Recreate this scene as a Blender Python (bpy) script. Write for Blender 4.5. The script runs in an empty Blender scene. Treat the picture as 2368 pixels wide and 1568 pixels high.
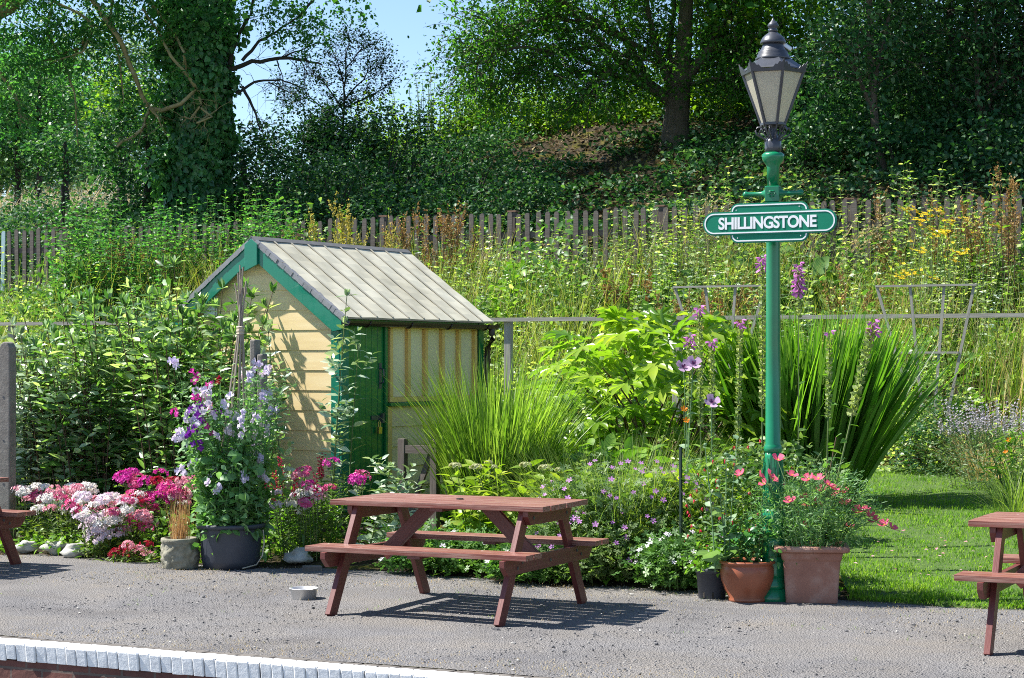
import bpy, math, random
import numpy as np
from mathutils import Vector, Matrix, noise as mnoise

rng = np.random.default_rng(11)
random.seed(11)
PI = math.pi
SC = bpy.context.scene
COL = SC.collection

# ------------------------------------------------------------------ frame of the place
FPX, HEYE = 1930.0, 1.62          # focal length in pixels of a 1024 wide frame, eye height over the platform
K = 1024.0 / 2367.0
TH = math.radians(25.3)           # the platform runs at this angle to the view
CA, SA = math.cos(TH), math.sin(TH)

def PW(s, w, z=0.0):              # s along the platform, w away from its edge
    return (CA * s + SA * w, -SA * s + CA * w, z)

PR_W = [8.0, 12.85, 13.1, 15.5, 18.0, 20.4, 21.2, 23.2, 25.6, 26.4, 30.0, 34.8, 38.4, 42, 60, 100, 400]
PR_Z = [0.0, 0.0, 0.03, 0.19, 0.31, 0.46, 0.80, 1.55, 2.60, 2.75, 4.2, 5.75, 6.9, 7.2, 7.4, 7.6, 8.0]
PL_W = [8.0, 12.85, 13.1, 15.5, 18.0, 20.4, 21.2, 23.2, 25.6, 26.4, 32.0, 38.0, 45, 60, 75, 110, 400]
PL_Z = [0.0, 0.0, 0.03, 0.19, 0.31, 0.46, 0.80, 1.55, 2.60, 2.75, 3.9, 5.3, 5.7, 6.9, 8.6, 10.0, 12.0]

def zsw(s, w):
    s = np.asarray(s, float); w = np.asarray(w, float)
    zr = np.interp(w, PR_W, PR_Z); zl = np.interp(w, PL_W, PL_Z)
    k = np.clip((-17.0 - s) / 9.0, 0, 1); k = k * k * (3 - 2 * k)
    z = zr * (1 - k) + zl * k
    amp = np.clip((w - 20.5) / 4.0, 0, 1) * 0.13
    b = np.sin(s * 1.7 + w * .9) * .5 + np.sin(s * .63 - w * 1.31 + 2) * .7 + np.sin(s * 3.1 + w * 2.7 + 1) * .3
    return z + amp * b

def zxy(x, y):
    x = np.asarray(x, float); y = np.asarray(y, float)
    return zsw(CA * x - SA * y, SA * x + CA * y)

def gp(xd, yd):                   # the ground point seen at a spot of the photograph
    u, v = xd * K, yd * K
    d = np.arange(9.5, 120, .02)
    X = (u - 512) / FPX * d; Z = HEYE - (v - 363) / FPX * d
    hit = np.nonzero(Z <= zxy(X, d))[0]
    i = hit[0] if len(hit) else len(d) - 1
    return Vector((X[i], d[i], float(zxy(X[i], d[i]))))

def atw(xd, w, dz=0.0):           # the ground point on the line of sight xd at distance w from the platform edge
    c = (xd * K - 512) / FPX
    d = w / (SA * c + CA)
    return Vector((c * d, d, float(zxy(c * d, d)) + dz))

def zat(yd, d):                   # height of something seen at row yd at depth d
    return HEYE - (yd * K - 363) / FPX * d

def xat(xd, d):
    return (xd * K - 512) / FPX * d

def pt(xd, yd, d):
    return np.array([xat(xd, d), d, zat(yd, d)])

# ------------------------------------------------------------------ mesh building
LEAFY = set()          # foliage and petals are shaded smooth
class Geo:
    def __init__(s):
        s.v = []; s.f = []; s.g = []; s.n = 0
    def add(s, V, Fs, mi=0, g=None):
        V = np.asarray(V, float).reshape(-1, 3)
        if not isinstance(Fs, list): Fs = [Fs]
        for F in Fs:
            F = np.asarray(F, dtype=np.int64)
            if F.size: s.f.append((F + s.n, mi))
        s.v.append(V); s.g.append(V if g is None else np.asarray(g, float).reshape(-1, 3)); s.n += len(V)
        return s
    def merge(s, o, M=None):
        for F, mi in o.f: s.f.append((F + s.n, mi))
        V = np.concatenate(o.v)
        if M is not None: V = V @ np.array(M.to_3x3()).T + np.array(M.translation)
        s.v.append(V); s.g.append(np.concatenate(o.g)); s.n += len(V)
        return s
    def mesh(s, name, mats, smooth=False):
        me = bpy.data.meshes.new(name)
        V = np.concatenate(s.v); G = np.concatenate(s.g)
        loops = np.concatenate([F.ravel() for F, _ in s.f])
        tot = np.concatenate([np.full(len(F), F.shape[1]) for F, _ in s.f])
        mi = np.concatenate([np.full(len(F), m) for F, m in s.f])
        start = np.concatenate([[0], np.cumsum(tot)[:-1]])
        me.vertices.add(len(V)); me.vertices.foreach_set('co', V.astype(np.float32).ravel())
        me.loops.add(len(loops)); me.loops.foreach_set('vertex_index', loops.astype(np.int32))
        me.polygons.add(len(tot)); me.polygons.foreach_set('loop_start', start.astype(np.int32))
        me.polygons.foreach_set('material_index', mi.astype(np.int32))
        m0 = mats[0] if isinstance(mats, (list, tuple)) else mats
        me.polygons.foreach_set('use_smooth', np.full(len(tot), bool(smooth or m0.name in LEAFY)))
        a = me.attributes.new('gc', 'FLOAT_VECTOR', 'POINT'); a.data.foreach_set('vector', G.astype(np.float32).ravel())
        for m in (mats if isinstance(mats, (list, tuple)) else [mats]): me.materials.append(m)
        me.update(calc_edges=True)
        return me

def link(name, me, parent=None, loc=None, rz=0.0, bevel=0.0, smooth_angle=None):
    o = bpy.data.objects.new(name, me); COL.objects.link(o)
    if parent is not None: o.parent = parent
    if loc is not None: o.location = loc
    if rz: o.rotation_euler = (0, 0, rz)
    if bevel:
        b = o.modifiers.new('edge', 'BEVEL'); b.width = bevel; b.segments = 2; b.limit_method = 'ANGLE'; b.angle_limit = .6
    return o

def tag(o, label=None, cat=None, group=None, kind=None):
    if label: o['label'] = label
    if cat: o['category'] = cat
    if group: o['group'] = group
    if kind: o['kind'] = kind
    return o

def thing(name, label, cat, loc=(0, 0, 0), rz=0.0, group=None):
    o = bpy.data.objects.new(name, None); COL.objects.link(o)
    o.location = loc; o.rotation_euler = (0, 0, rz); o.empty_display_size = .2
    return tag(o, label, cat, group)

def part(name, geo, mats, parent, smooth=False, bevel=0.0, loc=None, rz=0.0):
    return link(name, geo.mesh(name, mats, smooth), parent, loc, rz, bevel)

def copy_tree(o, parent=None):
    c = o.copy(); COL.objects.link(c)
    if parent is not None: c.parent = parent
    for ch in [x for x in o.children]: copy_tree(ch, c)
    return c

BOXF = np.array([[0, 1, 3, 2], [4, 6, 7, 5], [0, 4, 5, 1], [2, 3, 7, 6], [0, 2, 6, 4], [1, 5, 7, 3]])
def box(g, lo, hi, mi=0, grain=0):
    lo = np.array(lo, float); hi = np.array(hi, float)
    V = np.array([[(lo, hi)[i][0], (lo, hi)[j][1], (lo, hi)[k][2]] for i in (0, 1) for j in (0, 1) for k in (0, 1)])
    G = V.copy(); G[:, [0, grain]] = G[:, [grain, 0]]
    return g.add(V, BOXF, mi, G + rng.uniform(0, 50))

def bar(g, p0, p1, w, h, side=(0, 1, 0), mi=0, cut=None):
    # board from p0 to p1, w wide along side, h thick
    p0 = np.array(p0, float); p1 = np.array(p1, float); a = p1 - p0; L = np.linalg.norm(a); a /= L
    s = np.array(side, float); s -= a * (s @ a); s /= np.linalg.norm(s); t = np.cross(a, s)
    V = []; G = []
    for i, p in ((0, p0), (L, p1)):
        for j in (-.5, .5):
            for k in (-.5, .5):
                V.append(p + s * j * w + t * k * h); G.append((i, j * w, k * h))
    return g.add(np.array(V), BOXF, mi, np.array(G) + rng.uniform(0, 50))

def prism(g, poly, y0, y1, mi=0, M=None):
    # polygon in (x, z), extruded along y
    n = len(poly)
    V = np.array([(p[0], y0, p[1]) for p in poly] + [(p[0], y1, p[1]) for p in poly], float)
    if M is not None: V = V @ np.array(M.to_3x3()).T + np.array(M.translation)
    side = np.array([[i, (i + 1) % n, n + (i + 1) % n, n + i] for i in range(n)])
    return g.add(V, [np.array([list(range(n))[::-1]]), np.array([list(range(n, 2 * n))]), side], mi)

def lathe(g, prof, n=32, c=(0, 0), mi=0, flute=None, phase=0.0, cap=True):
    prof = np.array(prof, float); k = len(prof)
    a = np.arange(n) * 2 * PI / n + phase
    r = prof[:, 0][:, None] * np.ones(n)[None]
    if flute is not None: r = r * flute(prof[:, 1][:, None], a[None])
    V = np.stack([c[0] + r * np.cos(a), c[1] + r * np.sin(a), prof[:, 1][:, None] * np.ones(n)], -1).reshape(-1, 3)
    F = np.array([[i * n + j, i * n + (j + 1) % n, (i + 1) * n + (j + 1) % n, (i + 1) * n + j] for i in range(k - 1) for j in range(n)])
    Fs = [F]
    if cap: Fs += [np.array([list(range(n))[::-1]]), np.array([[(k - 1) * n + j for j in range(n)]])]
    return g.add(V, Fs, mi)

def _n(v): return v / np.maximum(np.linalg.norm(v, axis=-1, keepdims=True), 1e-9)

def tubes(g, P, R, n=4, mi=0):
    P = np.asarray(P, float); R = np.asarray(R, float)
    if P.ndim == 2: P = P[None]
    N, k, _ = P.shape
    if R.ndim == 1: R = np.broadcast_to(R, (N, k))
    T = _n(np.gradient(P, axis=1)); ref = np.where(np.abs(T[..., 2:3]) > .9, np.array([1., 0, 0]), np.array([0, 0, 1.]))
    A = _n(np.cross(T, ref)); B = np.cross(T, A)
    an = np.arange(n) * 2 * PI / n
    V = P[:, :, None] + R[:, :, None, None] * (A[:, :, None] * np.cos(an)[:, None] + B[:, :, None] * np.sin(an)[:, None])
    base = (np.arange(N) * k * n)[:, None, None]
    i = np.arange(k - 1)[:, None] * n; j = np.arange(n)[None]; j2 = (j + 1) % n
    q = np.stack([i + j, i + j2, i + n + j2, i + n + j], -1).reshape(1, -1, 4)
    G = np.zeros((N, k, n, 3)); G[..., 0] = np.linalg.norm(np.diff(P, axis=1, prepend=P[:, :1]), axis=-1).cumsum(1)[..., None]
    G[..., 1] = np.cos(an) * R[..., None]; G[..., 2] = np.sin(an) * R[..., None]
    return g.add(V.reshape(-1, 3), (base + q).reshape(-1, 4), mi, G.reshape(-1, 3))

def paths(P, az, L, lean, bend, k=5):
    P = np.asarray(P, float); N = len(P)
    f = lambda a: np.broadcast_to(np.asarray(a, float), (N,))
    az, L, lean, bend = f(az), f(L), f(lean), f(bend)
    t = np.linspace(0, 1, k + 1)
    th = lean[:, None] + bend[:, None] * (t[:-1] + .5 / k)[None]
    st = (L / k)[:, None]
    h = np.concatenate([np.zeros((N, 1)), np.cumsum(np.sin(th) * st, 1)], 1)
    z = np.concatenate([np.zeros((N, 1)), np.cumsum(np.cos(th) * st, 1)], 1)
    return P[:, None] + np.stack([h * np.cos(az)[:, None], h * np.sin(az)[:, None], z], -1)

def blades(g, P, az, L, lean, bend, wd, k=4, mi=0, roll=0.0, pw=1.6):
    C = paths(P, az, L, lean, bend, k); N = len(C)
    az = np.broadcast_to(np.asarray(az, float), (N,)) + PI / 2 + roll * rng.normal(size=N)
    S = np.stack([np.cos(az), np.sin(az), np.zeros(N)], -1)
    t = np.linspace(0, 1, k + 1); pr = np.maximum((1 - t ** pw) * (.55 + .45 * np.minimum(1, t * 4)), .02)
    W = np.broadcast_to(np.asarray(wd, float), (N,))[:, None] * pr * .5
    V = np.stack([C - S[:, None] * W[..., None], C + S[:, None] * W[..., None]], 2)
    b = (np.arange(N) * (k + 1) * 2)[:, None, None]; i = np.arange(k)[:, None] * 2
    q = np.concatenate([i, i + 1, i + 3, i + 2], 1)[None]
    g.add(V.reshape(-1, 3), (b + q).reshape(-1, 4), mi)
    return C

def T(V, F3=(), F4=()): return (np.array(V, float), [np.array(F, int) for F in (F3, F4) if len(F)])
KITE = T([(0, 0, 0), (.45, 1, .25), (1, 0, 0), (.45, -1, .25)], [(0, 2, 1), (0, 3, 2)])
LANCE = T([(0, 0, 0), (.3, .95, .25), (.32, 0, 0), (.3, -.95, .25), (.65, .75, .1), (.66, 0, -.12), (.65, -.75, .1), (1, 0, -.5)],
          [(0, 2, 1), (0, 3, 2), (4, 5, 7), (5, 6, 7)], [(1, 2, 5, 4), (2, 3, 6, 5)])
def _palm():
    V = [(0, 0, 0)]; F = []
    for i in range(7):
        a = math.radians(-120 + 40 * i); l = 1.0 - .12 * abs(i - 3)
        b = len(V)
        for (r, da, c) in ((.40, -.33, .04), (.72, -.21, .08), (1, 0, -.08), (.72, .21, .08), (.40, .33, .04), (.6, 0, -.02)):
            V.append((l * r * math.cos(a + da), l * r * math.sin(a + da), c))
        F += [(0, b + 5, b), (b, b + 5, b + 1), (b + 1, b + 5, b + 2), (b + 2, b + 5, b + 3), (b + 3, b + 5, b + 4), (b + 4, b + 5, 0)]
    return T(V, F)
PALM = _palm()
def _flower(n, cup, wid=.5, notch=0.0):
    V = [(0, 0, 0)]; F = []
    for i in range(n):
        a = i * 2 * PI / n; b = len(V); h = PI / n * wid * 2
        V += [(.55 * math.cos(a - h * .75), .55 * math.sin(a - h * .75), cup * .35), (.98 * math.cos(a - h * .45), .98 * math.sin(a - h * .45), cup),
              ((1 - notch) * math.cos(a), (1 - notch) * math.sin(a), cup * 1.02), (.98 * math.cos(a + h * .45), .98 * math.sin(a + h * .45), cup), (.55 * math.cos(a + h * .75), .55 * math.sin(a + h * .75), cup * .35)]
        F += [(0, b, b + 2), (b, b + 1, b + 2), (0, b + 2, b + 4), (b + 2, b + 3, b + 4)]
    return T(V, F)
FLAT5 = _flower(5, .15); CUP4 = _flower(4, .75, .62); BELL = _flower(4, 1.3, .5); FRILL = _flower(5, .4, .55, .15)
LOBED = _flower(5, .05, .42)

def leaves(g, P, D, Nn, L, W, tm=KITE, mi=0):
    tv, tf = tm; P = np.asarray(P, float); n = len(P)
    if n == 0: return g
    D = _n(np.asarray(D, float)); Nn = np.asarray(Nn, float); Nn = _n(Nn - D * (Nn * D).sum(-1, keepdims=True)); S = np.cross(Nn, D)
    L = np.broadcast_to(np.asarray(L, float), (n,)); W = np.broadcast_to(np.asarray(W, float), (n,))
    V = P[:, None] + L[:, None, None] * tv[None, :, 0:1] * D[:, None] + W[:, None, None] * (tv[None, :, 1:2] * S[:, None] + tv[None, :, 2:3] * Nn[:, None])
    off = (np.arange(n) * len(tv))[:, None, None]
    return g.add(V.reshape(-1, 3), [(off + F[None]).reshape(-1, F.shape[1]) for F in tf], mi)

def rnd3(n): return _n(rng.normal(size=(n, 3)))
def up(n, s=.5): return rnd3(n) * s + np.array([0, 0, 1.])

def foliage(g, P, L, W, tm=KITE, out=None, droop=.25, mi=0, nup=.6):
    n = len(P)
    D = rnd3(n); D[:, 2] = D[:, 2] * .6 - droop
    if out is not None: D = D + out
    Nn = rnd3(n) + np.array([0, 0, 1.]) * nup * 2
    sc = rng.uniform(.5, 1.35, n)
    return leaves(g, P, D, Nn, L * sc, W * sc, tm, mi)

def clumpy(c, r, ncl, per, sig, lo=.35):
    # points in soft clumps through an ellipsoid
    c = np.array(c, float); r = np.array(r, float)
    d = rnd3(ncl); rad = rng.uniform(lo, 1.0, ncl)[:, None] ** .6
    cc = c + d * rad * r
    s = sig * rng.uniform(.6, 1.3, (ncl, 1, 1))
    P = cc[:, None] + rng.normal(size=(ncl, per, 3)) * s * np.array([1, 1, .75])
    return P.reshape(-1, 3), np.repeat(d, per, 0)

def leafy(g, C, n, L, W, tm=LANCE, t0=.15, ang=.3, opp=True, taper=.5, mi=0, jit=.35):
    # leaves along stem paths, in opposite pairs or alternate
    N, k1, _ = C.shape; k = k1 - 1
    ts = np.linspace(t0, 1.0, n)
    for q, t in enumerate(ts):
        f = min(t * k, k - 1e-6); i = int(f); P = C[:, i] + (C[:, i + 1] - C[:, i]) * (f - i)
        T_ = _n(C[:, i + 1] - C[:, i])
        az = rng.uniform(0, .9, N) + q * (PI / 2 if opp else 2.4) + np.arange(N) * 1.3
        sc = (1 - taper * t) * rng.uniform(.75, 1.2, N)
        for e in ((0, PI) if opp else (0,)):
            a = az + e
            H = np.stack([np.cos(a), np.sin(a), np.zeros(N)], -1)
            D = H * math.cos(ang) + T_ * math.sin(ang) + rnd3(N) * jit
            leaves(g, P, D, T_ + rnd3(N) * .65, L * sc, W * sc, tm, mi)
    return g
# ------------------------------------------------------------------ materials
def _mat(name):
    m = bpy.data.materials.new(name); m.use_nodes = True
    nt = m.node_tree; b = nt.nodes['Principled BSDF']
    return m, nt, b
def _ramp(nt, stops, fac):
    r = nt.nodes.new('ShaderNodeValToRGB'); e = r.color_ramp.elements
    while len(e) < len(stops): e.new(.5)
    for x, (p, c) in zip(e, stops): x.position = p; x.color = (*c, 1)
    nt.links.new(fac, r.inputs[0]); return r.outputs[0]
def _noise(nt, vec, scale, detail=4, rough=.6, dist=0.0):
    n = nt.nodes.new('ShaderNodeTexNoise'); n.inputs['Scale'].default_value = scale; n.inputs['Detail'].default_value = detail
    n.inputs['Roughness'].default_value = rough; n.inputs['Distortion'].default_value = dist
    if vec is not None: nt.links.new(vec, n.inputs['Vector'])
    return n.outputs[0]
def _map(nt, vec, sc):
    m = nt.nodes.new('ShaderNodeMapping'); m.inputs['Scale'].default_value = sc; nt.links.new(vec, m.inputs['Vector']); return m.outputs[0]
def _attr(nt, name='gc'):
    a = nt.nodes.new('ShaderNodeAttribute'); a.attribute_name = name; return a.outputs['Vector']
def _obj(nt): return nt.nodes.new('ShaderNodeTexCoord').outputs['Object']
def _mix(nt, fac, a, b, mode='MIX'):
    m = nt.nodes.new('ShaderNodeMix'); m.data_type = 'RGBA'; m.blend_type = mode
    for sock, val in ((m.inputs[0], fac), (m.inputs[6], a), (m.inputs[7], b)):
        if isinstance(val, (int, float)): sock.default_value = val
        elif isinstance(val, tuple): sock.default_value = (*val, 1)
        else: nt.links.new(val, sock)
    return m.outputs[2]
def _bump(nt, b, h, strength, dist=.01):
    n = nt.nodes.new('ShaderNodeBump'); n.inputs['Strength'].default_value = strength; n.inputs['Distance'].default_value = dist
    nt.links.new(h, n.inputs['Height']); nt.links.new(n.outputs[0], b.inputs['Normal'])

def surf(name, stops, scale=6, rough=.6, bump=.2, bscale=None, dist=.004, spec=.5, metal=0.0, sc=(1, 1, 1), coord='gc', coat=0.0):
    m, nt, b = _mat(name)
    vec = _map(nt, _attr(nt) if coord == 'gc' else _obj(nt), sc)
    n = _noise(nt, vec, scale, 6, .65)
    nt.links.new(_ramp(nt, stops, n), b.inputs['Base Color'])
    b.inputs['Roughness'].default_value = rough; b.inputs['Specular IOR Level'].default_value = spec; b.inputs['Metallic'].default_value = metal
    b.inputs['Coat Weight'].default_value = coat
    if bump: _bump(nt, b, _noise(nt, vec, bscale or scale * 4, 5, .7), bump, dist)
    return m

def leafm(name, cols, trans=.35, rough=.42, spec=.4, tmul=(1.5, 1.7, .6), gain=1.35, patch=True):
    cols = [tuple(min(.85, x * gain) for x in c) for c in cols]
    m, nt, b = _mat(name); LEAFY.add(m.name)
    gnode = nt.nodes.new('ShaderNodeNewGeometry')
    n = len(cols); col = _ramp(nt, [((i / (n - 1)), c) for i, c in enumerate(cols)], gnode.outputs['Random Per Island'])
    if patch: col = _mix(nt, 1.0, col, _ramp(nt, [(.3, (.62, .74, .85)), (.5, (1, 1, 1)), (.7, (1.3, 1.12, .9))], _noise(nt, _obj(nt), 1.3, 4, .7)), 'MULTIPLY')
    nt.links.new(col, b.inputs['Base Color']); b.inputs['Roughness'].default_value = rough; b.inputs['Specular IOR Level'].default_value = spec
    t = nt.nodes.new('ShaderNodeBsdfTranslucent'); nt.links.new(_mix(nt, 1.0, col, tmul, 'MULTIPLY'), t.inputs['Color'])
    mx = nt.nodes.new('ShaderNodeMixShader'); mx.inputs[0].default_value = trans
    out = nt.nodes['Material Output']
    nt.links.new(b.outputs[0], mx.inputs[1]); nt.links.new(t.outputs[0], mx.inputs[2]); nt.links.new(mx.outputs[0], out.inputs['Surface'])
    return m
def petal(name, a, b, trans=.35): return leafm(name, [a, b], trans, .55, .3, (1.1, 1.0, 1.0), 1.0, False)

MT = {}
W_ = lambda *c: [(.25, c[0]), (.75, c[1])] if len(c) == 2 else [(.2, c[0]), (.5, c[1]), (.8, c[2])]
MT['redwood'] = surf('red_stained_wood', W_((.085, .02, .016), (.135, .033, .026), (.185, .058, .046)), 3, .42, .35, 9, .003, sc=(1.2, 22, 22))
MT['redworn_glare'] = surf('worn_glare_red_wood', W_((.12, .032, .026), (.21, .08, .07), (.50, .35, .33)), 2.2, .32, .4, 9, .003, sc=(.7, 30, 30))
def _worn_glare():
    m, nt, b = _mat('worn_glare_red_wood'); a = _attr(nt)
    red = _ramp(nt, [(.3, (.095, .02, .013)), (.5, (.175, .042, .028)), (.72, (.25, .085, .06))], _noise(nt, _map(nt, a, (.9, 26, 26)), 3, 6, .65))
    mask = _ramp(nt, [(.44, (0, 0, 0)), (.62, (1, 1, 1))], _noise(nt, _map(nt, a, (.7, 34, 34)), 2.6, 6, .7))  # pale streaks along the planks: worn paint, with glare put into the colour
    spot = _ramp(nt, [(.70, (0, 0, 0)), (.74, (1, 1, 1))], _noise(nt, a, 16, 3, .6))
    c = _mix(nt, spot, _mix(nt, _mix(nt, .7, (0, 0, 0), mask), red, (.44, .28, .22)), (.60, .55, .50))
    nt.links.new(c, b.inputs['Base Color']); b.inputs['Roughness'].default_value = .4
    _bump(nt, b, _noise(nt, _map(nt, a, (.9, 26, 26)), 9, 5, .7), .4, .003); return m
MT['redworn_glare'] = _worn_glare()
MT['greypale'] = surf('weathered_wood', W_((.17, .155, .125), (.30, .28, .24), (.42, .40, .35)), 3, .8, .4, 9, .004, sc=(1, 20, 20))
MT['fence'] = surf('old_fence_wood', W_((.06, .046, .040), (.115, .094, .082), (.20, .172, .15)), 3, .85, .5, 9, .004, sc=(1, 20, 20))
MT['fencetan'] = surf('tan_plank', W_((.16, .085, .05), (.25, .14, .09)), 3, .8, .4, 9, .004, sc=(1, 20, 20))
MT['paleblue'] = surf('pale_blue_paint', W_((.30, .42, .45), (.42, .55, .58)), 6, .7, .2)
MT['cream'] = surf('ochre_weatherboard', W_((.64, .47, .22), (.76, .58, .31), (.82, .68, .41)), 1.6, .5, .12, 10, .001, sc=(1, 8, 8))
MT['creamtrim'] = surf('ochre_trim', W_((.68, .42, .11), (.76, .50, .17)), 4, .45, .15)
MT['green'] = surf('green_gloss_paint', W_((.0, .145, .085), (.004, .185, .115)), 3, .34, .18, 14, .002, coat=.2)
MT['doorgreen'] = surf('door_green_paint', W_((.0, .125, .028), (.004, .175, .045)), 2, .3, .18, 14, .002, coat=.3, sc=(2, 2, .6))
MT['lampgreen'] = surf('lamp_green_gloss', W_((.0, .155, .06), (.004, .21, .085)), 4, .3, .2, 25, .002, coat=.35)
MT['signgreen'] = surf('sign_green', W_((.0, .165, .09), (.002, .2, .11)), 5, .5, .05, spec=.3)
MT['white'] = surf('white_paint', W_((.72, .72, .72), (.82, .82, .82)), 6, .5, .1)
MT['black'] = surf('black_iron_paint', W_((.03, .032, .04), (.07, .074, .088)), 9, .38, .3, 40, .002, coat=.2)
MT['felt'] = surf('roofing_sheet', W_((.34, .31, .235), (.47, .44, .34), (.55, .52, .42)), 2.5, .75, .15, 60, .002)
MT['feltedge'] = surf('grey_lead_edge', W_((.14, .14, .15), (.27, .27, .28)), 8, .6, .4)
MT['gutter'] = surf('brown_gutter', W_((.022, .013, .011), (.04, .024, .02)), 6, .35, .1)
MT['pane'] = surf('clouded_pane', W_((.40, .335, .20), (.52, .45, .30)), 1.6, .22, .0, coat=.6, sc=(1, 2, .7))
MT['brass'] = surf('brass', W_((.55, .38, .12), (.65, .48, .2)), 6, .3, .1, metal=1.0)
MT['steel'] = surf('stainless_steel', W_((.62, .62, .61), (.78, .77, .75)), 6, .42, .08, metal=.75)
MT['concrete'] = surf('lichen_concrete', W_((.11, .10, .085), (.20, .18, .155), (.28, .26, .225)), 14, .9, .6, 60, .006)
MT['stone'] = surf('carved_stone', W_((.10, .095, .065), (.24, .225, .165), (.38, .36, .29)), 14, .9, .8, 30, .012)
MT['whitestone'] = surf('white_washed_stone', W_((.25, .25, .21), (.50, .49, .45)), 7, .85, .6, 20, .01)
MT['tub'] = surf('black_plastic', W_((.032, .037, .052), (.055, .062, .08)), 5, .5, .2, 50, .001)
MT['terra'] = surf('glazed_terracotta', W_((.25, .075, .035), (.33, .10, .05)), 5, .35, .15, 20, .002)
MT['terra2'] = surf('weathered_terracotta', W_((.23, .095, .065), (.32, .15, .105), (.46, .31, .25)), 5, .75, .25, 40, .002)
MT['cane'] = surf('bamboo_cane', W_((.20, .16, .12), (.36, .31, .25)), 8, .7, .3, sc=(3, 30, 30))
MT['twine'] = surf('twine', W_((.5, .42, .30), (.6, .52, .4)), 60, .9, .4)
MT['soil'] = surf('garden_soil', W_((.02, .014, .009), (.045, .032, .02)), 12, .95, .8, 30, .02, coord='obj')
MT['bark'] = surf('grey_bark', W_((.055, .042, .03), (.12, .095, .07), (.18, .15, .115)), 5, .9, .9, 14, .02, sc=(1, 9, 9))
MT['barkdark'] = surf('dark_bark', W_((.025, .02, .016), (.06, .05, .04)), 5, .9, .9, 14, .02, sc=(1, 9, 9))
MT['lichen'] = surf('lichen_bark', W_((.14, .12, .085), (.30, .24, .10), (.34, .31, .24)), 9, .9, .5)
def thin(name, stops, trans, tcol, rough, coat=0.0, scale=2):
    m, nt, b = _mat(name); b.inputs['Coat Weight'].default_value = coat; b.inputs['Roughness'].default_value = rough
    c = _ramp(nt, stops, _noise(nt, _attr(nt), scale, 5, .6)); nt.links.new(c, b.inputs['Base Color'])
    t = nt.nodes.new('ShaderNodeBsdfTranslucent'); t.inputs['Color'].default_value = (*tcol, 1)
    mx = nt.nodes.new('ShaderNodeMixShader'); mx.inputs[0].default_value = trans
    nt.links.new(b.outputs[0], mx.inputs[1]); nt.links.new(t.outputs[0], mx.inputs[2]); nt.links.new(mx.outputs[0], nt.nodes['Material Output'].inputs['Surface'])
    return m
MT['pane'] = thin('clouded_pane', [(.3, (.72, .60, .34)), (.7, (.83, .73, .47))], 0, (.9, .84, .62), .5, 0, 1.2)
MT['felt'] = thin('roofing_sheet', [(.25, (.40, .365, .265)), (.5, (.52, .485, .37)), (.75, (.60, .57, .45))], 0, (.9, .86, .7), .7)
MT['frost'] = None
def _frost():
    m, nt, b = _mat('dirty_lamp_glass')
    n = _noise(nt, _obj(nt), 9, 5, .6)
    nt.links.new(_ramp(nt, [(.3, (.68, .63, .50)), (.7, (.82, .77, .63))], n), b.inputs['Base Color']); b.inputs['Roughness'].default_value = .25
    t = nt.nodes.new('ShaderNodeBsdfTranslucent'); t.inputs['Color'].default_value = (.7, .66, .52, 1)
    mx = nt.nodes.new('ShaderNodeMixShader'); mx.inputs[0].default_value = .5
    nt.links.new(b.outputs[0], mx.inputs[1]); nt.links.new(t.outputs[0], mx.inputs[2]); nt.links.new(mx.outputs[0], nt.nodes['Material Output'].inputs['Surface'])
    return m
MT['frost'] = _frost()

def _gravel():
    m, nt, b = _mat('platform_gravel'); o = _obj(nt)
    base = _ramp(nt, [(.30, (.07, .067, .067)), (.5, (.18, .172, .17)), (.70, (.32, .306, .30))], _noise(nt, o, 110, 5, .85))
    big = _ramp(nt, [(.42, (0, 0, 0)), (.66, (1, 1, 1))], _noise(nt, o, 1.1, 6, .7, .4))
    c = _mix(nt, _mix(nt, .32, (0, 0, 0), big), base, (.20, .17, .13))
    dk = _ramp(nt, [(.35, (1.08, 1.05, 1.0)), (.5, (.95, .95, .95)), (.68, (.70, .70, .72))], _noise(nt, o, .9, 7, .65, .6))
    nt.links.new(_mix(nt, 1.0, c, dk, 'MULTIPLY'), b.inputs['Base Color']); b.inputs['Roughness'].default_value = .9; b.inputs['Specular IOR Level'].default_value = .25
    v = nt.nodes.new('ShaderNodeTexVoronoi'); v.inputs['Scale'].default_value = 85; nt.links.new(o, v.inputs['Vector'])
    _bump(nt, b, v.outputs['Distance'], 1.0, .012)
    return m
MT['gravel'] = _gravel()
def _earth():
    m, nt, b = _mat('bank_earth'); o = _obj(nt)
    n1 = _noise(nt, o, 9, 6, .75)
    lit = _ramp(nt, [(.3, (.012, .009, .006)), (.5, (.04, .03, .018)), (.7, (.14, .105, .065))], n1)
    moss = _ramp(nt, [(.52, (0, 0, 0)), (.62, (1, 1, 1))], _noise(nt, o, 1.9, 5, .7))
    mossc = _ramp(nt, [(.3, (.05, .055, .008)), (.7, (.16, .14, .02))], _noise(nt, o, 14, 4, .7))
    nt.links.new(_mix(nt, moss, lit, mossc), b.inputs['Base Color']); b.inputs['Roughness'].default_value = .95; b.inputs['Specular IOR Level'].default_value = .15
    _bump(nt, b, _noise(nt, o, 12, 6, .8), 1.0, .06)
    return m
MT['earth'] = _earth()
MT['lawnsoil'] = surf('lawn_turf', W_((.035, .075, .008), (.075, .13, .02)), 6, .95, .6, 40, .02, coord='obj')
MT['ballast'] = surf('track_ballast', W_((.08, .075, .07), (.2, .19, .18)), 30, .9, 1.0, 30, .03, coord='obj')
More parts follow.
